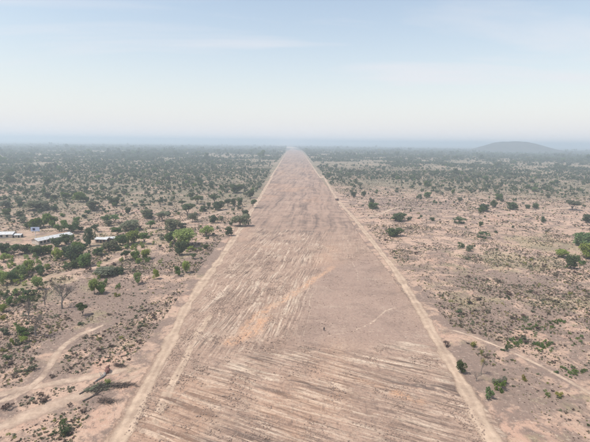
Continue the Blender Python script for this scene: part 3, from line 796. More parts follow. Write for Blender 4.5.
SHRUBS = [
 (117, 296, 7, 6, 'Y', 'bright yellow shrub right of the tall lime tree'),
 (4, 319, 8, 5, 'Y', 'yellow green shrub by the left edge under the dark bush row'),
 (17, 304, 9, 6, 'D', 'first dark shrub of the dark row by the left edge'),
 (24, 302, 9, 6, 'D', 'second dark shrub of the dark row by the left edge'),
 (31, 301, 9, 5, 'D', 'third dark shrub of the dark row left of the bare trees'),
 (13, 346, 6, 9, 'L', 'upright lime shrub by the left edge below the bare trees'),
 (18, 372, 8, 5, 'O', 'olive shrub left of the two on the sandy bank'),
 (33, 370, 9, 6, 'O', 'olive shrub right of the two on the sandy bank'),
 (64, 423, 9, 5, 'G', 'dark green shrub alone on the sand near the bottom edge'),
 (8, 409, 12, 5, 'U', 'dead brown shrub at the left edge on orange sand'),
 (84, 412, 7, 4, 'U', 'brown shrub left below the felled trunks'),
 (70, 406, 6, 3, 'U', 'small brown shrub left of the felled trunks'),
 (108, 385, 7, 7, 'L', 'lime leafy shrub sprouting beside the felled grey trunk'),
 (481, 353, 4, 4, 'Y', 'yellow sprig near the slim thorn tree'),
 (473, 347, 8, 7, 'Y', 'pale yellow shrub beside the thin footpath right of the track'),
 (447, 346, 8, 5, 'U', 'dead grey brown shrub by the right track bend'),
 (505, 351, 9, 5, 'D', 'dark flat shrub on the thin footpath'),
 (502, 384, 9, 8, 'D', 'dark shrub behind the sparse green bush by the track'),
 (490, 399, 13, 11, 'G', 'sparse green bush by the right track near the bottom edge'),
 (525, 380, 7, 7, 'Y', 'bright yellow green shrub on litter below the thin footpath'),
 (546, 396, 8, 6, 'L', 'lime shrub low near the bottom right corner'),
 (558, 396, 9, 7, 'Y', 'yellow shrub low in the bottom right corner'),
 (460, 223, 16, 6, 'D', 'wide flat dark shrub on open sand right of the strip'),
 (484, 238, 13, 7, 'D', 'dark shrub on open sand below the wide flat one'),
 (460, 248, 9, 6, 'D', 'dark shrub left on the open sand near the yellow grass'),
 (472, 249, 8, 5, 'D', 'dark shrub right on the open sand near the yellow grass'),
 (410, 221, 6, 5, 'D', 'small dark shrub at the right of the far thicket tree'),
 (420, 219, 6, 4, 'D', 'second small dark shrub right of the far thicket tree'),
]
for (x, y, wp, hp, mk, lb) in SHRUBS:
    X, Y, wd, ht = at(x, y, wp, hp)
    shrub(X, Y, wd, ht, mk, lb)

# leafless trees
def bare_tree(x, y, wp, hp, seed, label, spread=0.62, levels=6, mist=None):
    X, Y, wd, ht = at(x, y, wp, hp)
    (tv, tf), (bv, bf) = bare_mesh(seed, 6.0, spread, levels)
    allv = np.array(tv + bv); hh = allv[:, 2].max(); ww = max(np.ptp(allv[:, 0]), np.ptp(allv[:, 1]))
    t = empty('bare_tree', to_ground(X, Y), 0)
    for nm, V, Fc in (('trunk', tv, tf), ('branches', bv, bf)):
        c = link(nm, mesh_from(nm, V, Fc, MT['bare'], True), t); c['kind'] = 'stuff' if nm == 'branches' else 'thing'; c.scale = (wd / ww, wd / ww, ht / hh)
    if mist:
        c = link('crown', crown_mesh('crown', MT[mist], ww, hh, hh * .45, 16, 260, 0.12, seed, .6), t); c.scale = (wd / ww, wd / ww, ht / hh)
    return tag(t, label, 'bare tree')
bare_tree(62, 309, 28, 27, 5, 'big grey bare tree with wide fan of branches left of the track', 0.7, 7, 'O')
bare_tree(45, 305, 12, 17, 9, 'small pinkish bare tree just left of the big bare one', 0.5, 6)
bare_tree(36, 336, 20, 27, 14, 'grey bare tree with forked trunk below the other bare ones', 0.62, 7)
bare_tree(29, 322, 10, 24, 23, 'thin pale dead tree standing behind the forked grey one', 0.35, 6)
bare_tree(481, 374, 9, 20, 31, 'slim thorn tree with few yellow leaves right of the compact dark tree', 0.5, 6, 'Y')
bare_tree(476, 381, 12, 11, 37, 'low grey leafless thorn tree left below the slim thorn tree', 0.8, 6)
bare_tree(500, 387, 12, 13, 41, 'grey leafless thorn tree behind the sparse green bush', 0.7, 6)

# low leafy bushes filling the groves: (pixel centre, spread, how many, leaf kinds, where)
for (cx, cy, rx, ry, n, kinds, where) in (
        (18, 272, 26, 9, 34, 'LLLG', 'in the lime grove by the left edge'), (22, 296, 24, 7, 14, 'LGD', 'in front of the lime grove'), (58, 258, 34, 5, 16, 'LGD', 'along the hedge row below the long shed'),
        (90, 268, 26, 6, 12, 'LGO', 'beside the red path below the small shed'), (130, 247, 24, 6, 28, 'LLLG', 'in the grove right of the small shed'), (138, 262, 16, 3, 10, 'LG', 'in the red path tree row'),
        (188, 248, 20, 7, 16, 'LLG', 'round the very broad lime tree'), (105, 282, 18, 6, 10, 'OLG', 'in front of the wide red path thicket'), (18, 345, 18, 10, 9, 'OGL', 'below the forked grey bare tree'),
        (578, 258, 16, 9, 18, 'LG', 'in the lime group by the right edge'), (480, 385, 22, 9, 8, 'LOG', 'beside the low thorn trees'), (150, 235, 22, 6, 12, 'LO', 'where the red path ends'),
        (215, 232, 16, 8, 10, 'OD', 'between the lime trees and the left track'), (66, 240, 26, 4, 12, 'GD', 'round the long shed')):
    for j in range(n):
        p = px(cx + random.gauss(0, .55) * rx, cy + random.gauss(0, .55) * ry)
        if -54 < p[0] < 64: continue
        mk = random.choice(kinds); wd = random.uniform(1.8, 4.6)
        o = link('leafy_bush', SHRUB[mk, random.randrange(3)], None, to_ground(*p), (0, 0, random.uniform(0, 6.28)))
        o.scale = (wd / 2.4, wd / 2.4, wd * random.uniform(.55, .95) / 1.5)
        sz = 'small' if wd < 2.7 else 'medium' if wd < 3.7 else 'large'
        tag(o, f"{sz} {dict(L='lime', G='green', D='dark', O='olive')[mk]} leafy bush {where}", 'bush', 'leafy bushes ' + where); BUSHES.append(o)

# ------------------------------------------------------------------ vegetation: scatter over the plain
# ground kept clear: the strip, the paths, the buildings' yards (2 m cells)
GX, GY = np.meshgrid(np.arange(-900, 900, 2.0), np.arange(0, 1000, 2.0), indexing='ij')
BLOCK = (GX > -57) & (GX < 67)
for C, wdt in TRACK_LINES[3:]:
    for c in C:
        if abs(c[0]) < 890 and 0 < c[1] < 990:
            i, j = int((c[0] + 900) / 2), int(c[1] / 2); q = int(wdt * .45 + 1.5) // 2 + 1
            BLOCK[max(0, i - q):i + q, max(0, j - q):j + q] = True
KEEP_OUT = [px(50, 238), px(100, 242), px(6, 236)]
for c in KEEP_OUT: BLOCK |= (GX - c[0]) ** 2 + (GY - c[1]) ** 2 < 17 ** 2
BLOCK |= (GX < -196) & (GX > -260) & (GY > 262) & (GY < 330)
def free(X, Y):
    i = np.clip(((X + 900) / 2).astype(int), 0, 899); j = np.clip((Y / 2).astype(int), 0, 499)
    inside = (np.abs(X) < 899) & (Y < 999)
    gap = np.interp(Y, [3350, 5200, 6400], [0, -20, -90])
    return np.where(inside, ~BLOCK[i, j], np.where(Y < 3350, (X < -62) | (X > 72), np.abs(X - gap) > 75))

def density(X, Y):
    d = np.hypot(X, Y)
    c = sstep(0.40, 0.60, 0.62 * fbm(X / 95, Y / 95, 201, 4) + 0.38 * fbm(X / 420, Y / 420, 205, 3))
    bl = 0.10 * sstep(180, 320, d) + 0.5 * sstep(380, 700, d) + 0.5 * sstep(900, 1600, d)
    br = 0.012 + 0.07 * sstep(300, 480, d) + 0.42 * sstep(560, 850, d) + 0.5 * sstep(900, 1600, d)
    return np.where(X < 0, bl, br) * (0.05 + 1.4 * c)

cand = []
def scatter_ring(d0, d1, n, mean):
    d = np.sqrt(RNG.uniform(d0 * d0, d1 * d1, n)); a = RNG.uniform(-.7, .7, n)
    X, Y = d * np.sin(a), d * np.cos(a)
    k = (RNG.random(n) < density(X, Y)) & free(X, Y)
    s_ = np.maximum(2.2, np.exp(RNG.normal(math.log(mean), .46, n)))
    for q in np.nonzero(k)[0]: cand.append((float(X[q]), float(Y[q]), float(s_[q]), float(d[q])))
for d0, d1, per, mean in ((170, 900, 72.0, 4.0), (900, 2000, 64.0, 4.3), (2000, 6500, 150.0, 5.6)):
    scatter_ring(d0, d1, int(0.70 * (d1 * d1 - d0 * d0) / per), mean)
# keep trees from standing inside one another where that could be seen
cand.sort(key=lambda q: q[3])
cell = {}
def spaced(X, Y, s):
    i, j = int(X // 8), int(Y // 8)
    for a in range(i - 1, i + 2):
        for b in range(j - 1, j + 2):
            for (u, v, w_) in cell.get((a, b), ()):
                if (u - X) ** 2 + (v - Y) ** 2 < (0.36 * (s + w_)) ** 2: return False
    cell.setdefault((i, j), []).append((X, Y, s)); return True
for (X, Y, s) in list(SIZES): cell.setdefault((int(X // 8), int(Y // 8)), []).append((X, Y, min(s, 8)))
cand = [q for q in cand if q[3] > 1500 or spaced(q[0], q[1], q[2])]
cand.sort(key=lambda q: -q[2] / q[3])
n_ind = 292 - len(TREES)
LBL = {
 ('D', -1): ('dark green round tree of the open woodland left of the strip beyond the sheds', 'dark round trees left of the strip'),
 ('G', -1): ('mid green tree of the open woodland left of the strip beyond the sheds', 'mid green trees left of the strip'),
 ('O', -1): ('pale olive grey tree of the open woodland left of the strip beyond the sheds', 'olive trees left of the strip'),
 ('D', 1): ('dark green round tree scattered over the far plain right of the strip', 'dark round trees right of the strip'),
 ('G', 1): ('mid green tree scattered over the far plain right of the strip', 'mid green trees right of the strip'),
 ('O', 1): ('pale olive grey tree scattered over the far plain right of the strip', 'olive trees right of the strip')}
def leafkind(): return random.choices('DGO', (0.40, 0.18, 0.42))[0]
MARKS = [((50, 246), 'long shed'), ((100, 243), 'small white roofed shed'), ((5, 238), 'leftmost shed'), ((44, 227), 'mango clump'), ((67, 232), 'vivid green pair'),
         ((38, 210), 'very wide olive thicket'), ((81, 202), 'large lone green tree'), ((114, 206), 'lone dark round tree'), ((187, 215), 'big dark spreading tree'),
         ((185, 246), 'very broad lime tree'), ((228, 207), 'close row of round trees'), ((237, 193), 'wide dark trackside tree'), ((253, 208), 'lone round trackside tree'),
         ((400, 221), 'two dark thicket trees'), ((337, 200), 'maroon truck'), ((484, 211), 'left dark plain tree'), ((511, 209), 'middle dark plain tree'),
         ((572, 210), 'wide umbrella tree'), ((571, 268), 'dark right edge tree'), ((543, 223), 'thin little plain tree'),
         ((62, 309), 'big grey bare tree'), ((106, 276), 'wide red path thicket'), ((20, 276), 'lime grove'), ((136, 260), 'red path tree row'), ((101, 376), 'hollow grey trunk'),
         ((182, 275), 'two little trackside trees'), ((461, 373), 'compact dark trackside tree'), ((490, 399), 'sparse green bush'), ((473, 347), 'pale yellow shrub'),
         ((540, 325), 'creeping green patches'), ((470, 249), 'dark shrub pair'), ((460, 223), 'wide flat dark shrub'), ((64, 423), 'lone dark green shrub'), ((156, 279), 'slim lime tree'),
         ((525, 380), 'bright yellow green shrub'), ((558, 396), 'yellow corner shrub'), ((33, 370), 'sandy bank olive shrubs'), ((546, 258), 'yellow grass')]
MARK_XY = [(px(*q), nm) for q, nm in MARKS]
SEEN = {}
def place_words(X, Y):
    side = X < 0
    best = min((m for m in MARK_XY if (m[0][0] < 0) == side), key=lambda m: (m[0][0] - X) ** 2 * 1.6 + ((m[0][1] - Y) * .8) ** 2)
    (mx, my), nm = best
    d = math.hypot(mx - X, my - Y); lat = (X / Y - mx / my) * my; fw = Y - my
    how = 'close' if d < 12 else 'slightly' if d < 30 else 'well' if d < 75 else 'far' if d < 200 else 'distantly'
    if abs(fw) > 1.7 * abs(lat): w_ = 'behind' if fw > 0 else 'in front of'
    elif abs(lat) > 1.7 * abs(fw): w_ = 'right of' if lat > 0 else 'left of'
    else: w_ = ('right' if lat > 0 else 'left') + (' behind' if fw > 0 else ' in front of')
    return f'{how} {w_} the {nm}'
def settle_labels(objs):
    """things that came out with the same words are told apart by how near they stand"""
    by = {}
    for o in objs: by.setdefault(o['label'], []).append(o)
    for lb, os_ in by.items():
        if len(os_) < 2: continue
        os_.sort(key=lambda o: o.location.x ** 2 + o.location.y ** 2)
        words = {2: ['nearer', 'farther'], 3: ['nearest', 'middle', 'farthest']}.get(len(os_)) or ['nearest'] + [q + ' nearest' for q in ('second', 'third', 'fourth', 'fifth', 'sixth', 'seventh', 'eighth')][:max(0, len(os_) - 2)] + ['farthest']
        if len(words) != len(os_): words = None
        if words:
            for o, w_ in zip(os_, words): o['label'] = w_ + ' ' + lb
SCATTERED = []
def size_word(s, q): return 'small' if s < q[0] else 'medium' if s < q[1] else 'large'
for (X, Y, s, d) in cand[:n_ind]:
    mk = leafkind(); gr = LBL[mk, -1 if X < 0 else 1][1]
    col = {'D': 'dark green', 'G': 'mid green', 'O': 'olive grey'}[mk]; v = random.choice([0, 0, 1, 1, 2, 2, 3, 3, 4])
    form = {0: 'round', 1: 'full', 2: 'tall', 3: 'bushy', 4: 'flat topped'}[v]
    ht = s * (random.uniform(.95, 1.1) if v == 2 else random.uniform(.58, .8))
    SCATTERED.append(tree(X, Y, s, ht, mk, f'{size_word(s, (6, 8.5))} {col} {form} tree {place_words(X, Y)}', gr, var=v))

def scatter_stuff(name, pts, sources, label, cat):
    """many copies too many to count: one object, copies placed by geometry nodes"""
    me = bpy.data.meshes.new(name)
    P = np.array([[p[0], p[1], p[2]] for p in pts], np.float32)
    me.vertices.add(len(P)); me.vertices.foreach_set('co', P.ravel())
    for an, col in (('sx', 3), ('sz', 4), ('rz', 5)):
        attr(me, an, [p[col] for p in pts])
    a = me.attributes.new('pick', 'INT', 'POINT'); a.data.foreach_set('value', np.array([p[6] for p in pts], np.int32))
    o = link(name, me)
    ng = bpy.data.node_groups.new(name + '_scatter', 'GeometryNodeTree')
    ng.interface.new_socket('Geometry', in_out='INPUT', socket_type='NodeSocketGeometry')
    ng.interface.new_socket('Geometry', in_out='OUTPUT', socket_type='NodeSocketGeometry')
    gi, go = ng.nodes.new('NodeGroupInput'), ng.nodes.new('NodeGroupOutput')
    iop = ng.nodes.new('GeometryNodeInstanceOnPoints'); iop.inputs['Pick Instance'].default_value = True
    jn = ng.nodes.new('GeometryNodeJoinGeometry')
    for so in sources:
        oi = ng.nodes.new('GeometryNodeObjectInfo'); oi.inputs['Object'].default_value = so; oi.inputs['As Instance'].default_value = True
        oi.transform_space = 'ORIGINAL'
        ng.links.new(oi.outputs['Geometry'], jn.inputs[0])
    def na(nm, ty='FLOAT'):
        x = ng.nodes.new('GeometryNodeInputNamedAttribute'); x.data_type = ty; x.inputs['Name'].default_value = nm; return x.outputs['Attribute']
    cs = ng.nodes.new('ShaderNodeCombineXYZ'); sxo = na('sx')
    ng.links.new(sxo, cs.inputs[0]); ng.links.new(sxo, cs.inputs[1]); ng.links.new(na('sz'), cs.inputs[2])
    cr_ = ng.nodes.new('ShaderNodeCombineXYZ'); ng.links.new(na('rz'), cr_.inputs[2])
    ng.links.new(gi.outputs[0], iop.inputs['Points']); ng.links.new(jn.outputs[0], iop.inputs['Instance'])
    ng.links.new(na('pick', 'INT'), iop.inputs['Instance Index']); ng.links.new(cs.outputs[0], iop.inputs['Scale']); ng.links.new(cr_.outputs[0], iop.inputs['Rotation'])
    ng.links.new(iop.outputs[0], go.inputs[0])
    md = o.modifiers.new('scatter', 'NODES'); md.node_group = ng
    return tag(o, label, cat, None, 'stuff')

# woodland beyond: copies of six far trees that stand at its near edge
rest = cand[n_ind:]
src = []
kinds_low = [('D', 0), ('D', 1), ('D', 2), ('O', 0), ('O', 1), ('G', 0)]
seedpts = [q for q in rest if 800 < q[3] < 1300][:len(kinds_low)]
for (mk, i), q in zip(kinds_low, seedpts):
    lb, gr = LBL[mk, -1 if q[0] < 0 else 1]
    t = empty('savanna_tree', to_ground(q[0], q[1]), 0)
    c = link('crown', LOWC[mk, i], t); k = link('trunk', TRUNKS[i % 3], t)
    SCATTERED.append(tag(t, f"{dict(D='dark green', O='olive grey', G='mid green')[mk]} ragged tree {place_words(q[0], q[1])}", 'tree', gr)); src.append(c)
used = {id(q) for q in seedpts}
rp = [q for q in rest if id(q) not in used]
zz = hgt(np.array([q[0] for q in rp]), np.array([q[1] for q in rp]))
pts = []
for q, z in zip(rp, zz):
    s = q[2] / TW * (1.0 if q[3] < 2000 else 1.35)
    pick = random.choices(range(6), (.06, .05, .05, .37, .33, .14))[0]
    pts.append((q[0], q[1], z - .2, s, s * random.uniform(.8, 1.15), random.uniform(0, 6.28), pick))
scatter_stuff('woodland', pts, src, 'mass of far dry woodland fading into haze on both sides of the strip', 'woodland')
print('woodland copies', len(pts))

# low shrubs and dry tufts
sh = []
def near_area(n, d0, d1, lo=0.06):
    d = np.sqrt(RNG.uniform(d0 * d0, d1 * d1, n)); a = RNG.uniform(-.72, .72, n)
    X, Y = d * np.sin(a), d * np.cos(a)
    dn = lo + sstep(0.44, 0.64, fbm(X / 26, Y / 26, 301, 4))
    k = np.nonzero((RNG.random(n) < dn) & free(X, Y))[0]
    return [(float(X[q]), float(Y[q]), float(d[q])) for q in k]
A = near_area(2300, 95, 330) + near_area(2600, 330, 750)
for (X, Y, d) in A:
    s = max(.7, random.lognormvariate(math.log(1.45), .35)); sh.append((X, Y, s, d))
# the green creeping clumps right of the thin footpath
PATCH = []
for (cx, cy, rx, ry, n, pn) in ((540, 325, 20, 6, 30, 'biggest and farthest green patch'), (517, 345, 9, 5, 18, 'green patch above the dark flat shrub'), (545, 346, 12, 6, 22, 'middle green patch above the footpath'), (560, 322, 14, 3, 14, 'thin green line right of the biggest patch'), (575, 340, 10, 6, 8, 'few green dots by the right edge'), (570, 372, 14, 8, 14, 'loose green patch nearest the bottom right')):
    for _ in range(n):
        p = px(cx + random.gauss(0, .5) * rx, cy + random.gauss(0, .5) * ry)
        sh.append((p[0], p[1], random.uniform(.9, 1.9), -math.hypot(*p))); PATCH.append((p, pn))
sh.sort(key=lambda q: -q[2] / abs(q[3]) * (1.5 if q[3] < 0 else 1))
SL = {('D', -1): 'low dark green shrub on the reddish ground left of the left track', ('D', 1): 'low dark green shrub on the pale ground right of the right track',
      ('O', -1): 'low olive shrub on the reddish ground left of the left track', ('O', 1): 'low olive shrub on the pale ground right of the right track',
      ('U', -1): 'low dead brown shrub on the reddish ground left of the left track', ('U', 1): 'low dead brown shrub on the pale ground right of the right track',
      ('Y', -1): 'low yellowish shrub on the reddish ground left of the left track', ('Y', 1): 'low yellowish shrub on the pale ground right of the right track',
      ('T', -1): 'low straw coloured dry tuft left of the left track', ('T', 1): 'low straw coloured dry tuft right of the right track'}
def shrubkind(X):
    return random.choices('DOUYT', (.16, .22, .30, .07, .25) if X > 0 else (.14, .28, .34, .06, .18))[0]
n_sh = 262
sources = {}
for (X, Y, s, d) in sh[:n_sh]:
    mk = 'G' if d < 0 else shrubkind(X)
    side = -1 if X < 0 else 1
    lb = 'creeping green shrub of the low green patches beside the thin footpath' if mk == 'G' else SL[mk, side]
    gr = 'green creeping shrubs by the footpath' if mk == 'G' else lb.replace('low ', '').replace('shrub', 'shrubs').replace('tuft', 'tufts')
    if mk == 'G':
        pn = min(PATCH, key=lambda q: (q[0][0] - X) ** 2 + (q[0][1] - Y) ** 2)[1]
        lb = f"{size_word(s, (1.25, 1.6))} creeping green shrub in the {pn}"
    else:
        lb = f"{size_word(s, (1.8, 2.4))} {dict(D='dark green', O='olive', U='dead brown', Y='yellowish', T='straw coloured')[mk]} {'tuft' if mk == 'T' else 'low shrub'} {place_words(X, Y)}"
    o = shrub(X, Y, s * (1.25 if mk != 'G' else 1.1), s * .62, mk, lb, gr)
    SCATTERED.append(o); sources.setdefault(mk, o)
settle_labels(SCATTERED); settle_labels(BUSHES)
pts = []
order = [k for k in 'DOUTY' if k in sources]
wt = {'D': .13, 'O': .30, 'U': .27, 'T': .22, 'Y': .08}
many = [(q[0], q[1], q[2]) for q in sh[n_sh:]]
for (X, Y, d) in near_area(52000, 85, 420, 0.16) + near_area(90000, 380, 1300, 0.25):       # tufts
    many.append((X, Y, random.uniform(.4, 1.05) * (1 if d < 420 else 1.7)))
for (X, Y, d) in near_area(80000, 85, 300, 0.2): many.append((X, Y, random.uniform(.18, .5)))      # litter and seedling tufts
zz = hgt(np.array([q[0] for q in many]), np.array([q[1] for q in many]))
for q, z in zip(many, zz):
    s = q[2] / 2.4
    pts.append((q[0], q[1], z - .03, s * 1.2, s * .85, random.uniform(0, 6.28), random.choices(range(len(order)), [wt[k] for k in order])[0]))
scatter_stuff('dry_scrub', pts, [sources[k] for k in order], 'dry tufts and low scrub covering the sandy ground beside the strip', 'scrub')
print('scrub copies', len(pts))

# ------------------------------------------------------------------ buildings among the trees
def box(V, Fc, x0, x1, y0, y1, z0, z1):
    i = len(V)
    V += [(x0, y0, z0), (x1, y0, z0), (x1, y1, z0), (x0, y1, z0), (x0, y0, z1), (x1, y0, z1), (x1, y1, z1), (x0, y1, z1)]
    Fc += [(i, i + 3, i + 2, i + 1), (i + 4, i + 5, i + 6, i + 7), (i, i + 1, i + 5, i + 4), (i + 1, i + 2, i + 6, i + 5), (i + 2, i + 3, i + 7, i + 6), (i + 3, i, i + 4, i + 7)]
def boxo(name, dims, mat, parent):
    V, Fc = [], []; box(V, Fc, *dims); return link(name, mesh_from(name, V, Fc, mat), parent)

def shed(X, Y, rz, L_, W_, hw, hr, wins, label, wall='wallp', door_at=None, ov=0.7):
    t = empty('shed', to_ground(X, Y), rz)
    V, Fc = [], []
    box(V, Fc, 0, L_, 0, W_, -.3, hw)
    i = len(V); V += [(0.0, 0, hw + .002), (0.0, W_, hw + .002), (0.0, W_ / 2, hw + hr), (L_, 0, hw + .002), (L_, W_, hw + .002), (L_, W_ / 2, hw + hr)]
    Fc += [(i, i + 2, i + 1), (i + 3, i + 4, i + 5)]
    link('wall', mesh_from('wall', V, Fc, MT[wall]), t)
    nsh = max(4, int(L_ / 2.2))
    sl_ = hr / (W_ / 2)
    for side in (0, 1):                                   # roofing sheets, each lapped on the next
        for j in range(nsh):
            a, b = -ov + (L_ + 2 * ov) * j / nsh, -ov + (L_ + 2 * ov) * (j + 1) / nsh + .06
            dz = .012 * (j % 2) + random.uniform(0, .01)
            ya, yb = (-ov, W_ / 2) if side == 0 else (W_ + ov, W_ / 2)
            za, zb = hw - sl_ * ov + .1 + dz, hw + hr + .1 + dz
            V = [(a, ya, za), (b, ya, za), (b, yb, zb), (a, yb, zb), (a, ya, za + .04), (b, ya, za + .04), (b, yb, zb + .04), (a, yb, zb + .04)]
            Fc = [(0, 1, 2, 3), (4, 5, 6, 7), (0, 1, 5, 4), (1, 2, 6, 5), (2, 3, 7, 6), (3, 0, 4, 7)]
            link('roof_sheet', mesh_from('roof_sheet', V, Fc, MT['sheet']), t)
    for (a, wd) in wins:
        wn = boxo('window', (a, a + wd, -.06, .04, 1.0, hw - .6), MT['shutter_shade'], t)
        boxo('sill', (a - .1, a + wd + .1, -.16, .02, .88, .98), MT['wallp'], wn)
    if door_at is not None: boxo('door', (door_at, door_at + 1.2, -.07, .04, 0, 2.2), MT['shutter_shade'], t)
    boxo('end_shade_panel', (L_ - .04, L_ + .06, W_ * .2, W_ * .8, .2, hw - .3), MT['shutter_shade'], t)  # dark panel stands in for the shade on the gable end
    return tag(t, label, 'shed')
p = px(39, 246)
shed(p[0], p[1], math.radians(62), 26, 8.5, 3.3, 1.2, [(1 + 2.6 * i, 1.7) for i in range(9) if i not in (3,)], 'long shed with pale sheet roof and row of dark windows among trees', 'wallp', 9.0)
p = px(-8, 239)
shed(p[0], p[1], math.radians(8), 14.5, 7, 3.2, 1.3, [(2, 1.6), (6, 1.6), (10, 1.6)], 'white roofed shed at the left edge with dark shade panel at one end', 'wallp', 4.2)
p = px(95.5, 243)
shed(p[0], p[1], math.radians(-4), 8.5, 5.5, 3.0, .8, [(1.0, 1.6), (6.0, 1.5)], 'small white roofed shed right of the tall dark tree', 'walln', 3.6)
p = px(106, 241.5)
shed(p[0], p[1], math.radians(12), 6, 4.5, 2.4, .7, [(1, 1.2)], 'smallest pale roofed hut at the right of the small shed', 'walln', 3.4)
p = px(14.5, 238.5)
shed(p[0], p[1], math.radians(6), 4.6, 4, 2.4, .6, [(.8, 1)], 'little white hut beside the leftmost shed', 'wallp', 2.6)

def signboard(x, y):
    p = px(x, y); t = empty('signboard', to_ground(*p), math.radians(6))
    V, Fc = [], []; tube(V, Fc, (0, 0, -.3), (0, 0, 6.6), .2, .17, 10); link('post', mesh_from('post', V, Fc, MT['steel'], True), t)
    boxo('panel', (-2.9, 3.4, -.22, -.19 + .25, 6.2, 9.4), MT['board'], t)
    boxo('printed_square', (-1.5, .3, -.25, -.221, 6.9, 8.6), MT['ink'], t)
    boxo('brace', (-2.2, 2.6, .062, .2, 7.6, 7.8), MT['steel'], t)
    tag(t, 'pale blue board with dark square on a tall post behind the long shed', 'sign')
signboard(36, 240)

# ------------------------------------------------------------------ felled trunks by the left track
def log(name, pa, pb, ra, rb, mat, label, hollow=False, knots=4, seed=1):
    a, b = px(*pa), px(*pb); g = random.Random(seed)
    L_ = float(np.hypot(*(b - a))); ang = math.atan2(b[1] - a[1], b[0] - a[0])
    t = empty(name, (a[0], a[1], H1(*a) + ra * .8), ang)
    V, Fc = [], []; n, k = 12, 12
    for i in range(n + 1):
        u = i / n; r = ra + (rb - ra) * u
        for j in range(k):
            q = 2 * math.pi * j / k; rr = r * (1 + .12 * math.sin(3 * q + u * 4 + seed) + g.uniform(-.06, .06))
            V.append((u * L_, math.cos(q) * rr + .55 * math.sin(u * 4 + seed), math.sin(q) * rr - (ra - rb) * u * .6))
    for i in range(n):
        for j in range(k): Fc.append((i * k + j, i * k + (j + 1) % k, (i + 1) * k + (j + 1) % k, (i + 1) * k + j))
    Fc.append(tuple(range(k - 1, -1, -1)))
    link('trunk', mesh_from('trunk', V, Fc, MT[mat], True), t)
    for i in range(knots):
        V2, F2 = [], []; u = g.uniform(.3, .95) * L_; q = g.uniform(.2, 2.9)
        tube(V2, F2, (u, 0, 0), (u + g.uniform(.3, 1.6), math.cos(q) * g.uniform(1, 2.6), math.sin(q) * g.uniform(.7, 1.8)), .14, .04, 5)
        link('branch_stub', mesh_from('branch_stub', V2, F2, MT[mat], True), t)
    if hollow:
        for nm, m_, r0, r1, xo in (('sawn_face', 'cut', .55, .98, L_ + .02), ('hollow', 'hollow', 0, .58, L_ + .01)):  # the hollow is a flat near-black disc inside the pale ring
            V3 = [(xo, math.cos(2 * math.pi * j / 24) * rb * q + .55 * math.sin(4 + seed), math.sin(2 * math.pi * j / 24) * rb * q - (ra - rb) * .6) for q in (r0, r1) for j in range(24)]
            F3 = [(j, (j + 1) % 24, 24 + (j + 1) % 24, 24 + j) for j in range(24)]
            link(nm, mesh_from(nm, V3, F3, MT[m_]), t)
    return tag(t, label, 'log')
log('felled_trunk', (97, 382), (104.5, 374), .26, .42, 'grey_log', 'thick grey felled trunk with pale sawn end around a dark hollow', True, 3, 2)
log('felled_trunk', (82, 401), (112, 386), .22, .12, 'burnt_log', 'charred felled trunk nearest to the bottom edge', False, 6, 4)
log('felled_trunk', (80, 395), (108, 382), .22, .1, 'burnt_log', 'charred felled trunk just behind the nearest charred one', False, 6, 7)

def root_plate():
    a = px(107.5, 372); t = empty('root_plate', (a[0], a[1], H1(*a)), .5); g = random.Random(3)
    V, Fc = [], []
    bm = bmesh.new(); bmesh.ops.create_icosphere(bm, subdivisions=3, radius=1.25)
    for v in bm.verts:
        n = .75 + .5 * float(vnoise(np.array([v.co.x * 2.2 + 9]), np.array([v.co.y * 2.2 + v.co.z * 1.7]), 4)[0]); v.co *= n; v.co.x *= .6; v.co.z = v.co.z * .9 + .8
    me = bpy.data.meshes.new('soil_ball'); bm.to_mesh(me); bm.free(); me.materials.append(MT['root']); link('soil_ball', me, t)
    for i in range(9):
        V, Fc = [], []; q = g.uniform(0, 6.28); m = (g.uniform(.1, .6), math.cos(q) * 1.3, .8 + math.sin(q) * 1.1)
        tube(V, Fc, (0, math.cos(q) * .5, .8 + math.sin(q) * .5), m, .14, .08, 5); tube(V, Fc, m, (m[0] + g.uniform(0, .6), m[1] * 1.5, max(.05, .8 + (m[2] - .8) * 1.5)), .08, .02, 5)
        link('root', mesh_from('root', V, Fc, MT['root'], True), t)
    tag(t, 'upturned reddish root plate with broken roots behind the hollow grey trunk', 'root')
root_plate()

def brush_pile(x, y, wp, dp, n, mat, label, seed, rz=0):
    a = px(x, y); m = mpp(x, y); g = random.Random(seed)
    Wd, Dd = wp * m, dp
    t = empty('brush_pile', (a[0], a[1], H1(*a)), rz); V, Fc = [], []
    for i in range(n):
        cx, cy = g.gauss(0, .24) * Wd, g.gauss(0, .24) * Dd; q = g.gauss(0.2, .9); L_ = g.uniform(.8, 2.6)
        z = abs(g.gauss(0, .35)); dz = g.uniform(-.15, .5)
        b = (cx + math.cos(q) * L_, cy + math.sin(q) * L_, max(0.02, z + dz))
        tube(V, Fc, (cx, cy, max(.02, z)), b, .05, .02, 3)
    link('twigs', mesh_from('twigs', V, Fc, MT['burnt_log']), t)['kind'] = 'stuff'
    c = link('dead_leaves', crown_mesh('dead_leaves', MT[mat], 1, 1, 0, 14, 420, .045, seed, .5), t); c.scale = (Wd * 1.1, Dd * 1.3, .9)
    return tag(t, label, 'brush')
brush_pile(121, 386, 24, 2.4, 150, 'U', 'dark pile of cut brush stretching from the felled trunks to the track', 5, .1)
brush_pile(106, 402, 20, 2.6, 70, 'U', 'reddish brown flattened brush in front of the felled trunks', 8, -.15)
brush_pile(97, 389, 26, 4.2, 260, 'O', 'grey olive cut brush lying between the felled trunks', 12, .4)
brush_pile(120, 366, 16, 1.6, 50, 'U', 'thin brown line of cut brush behind the felled trunks', 15, -.2)

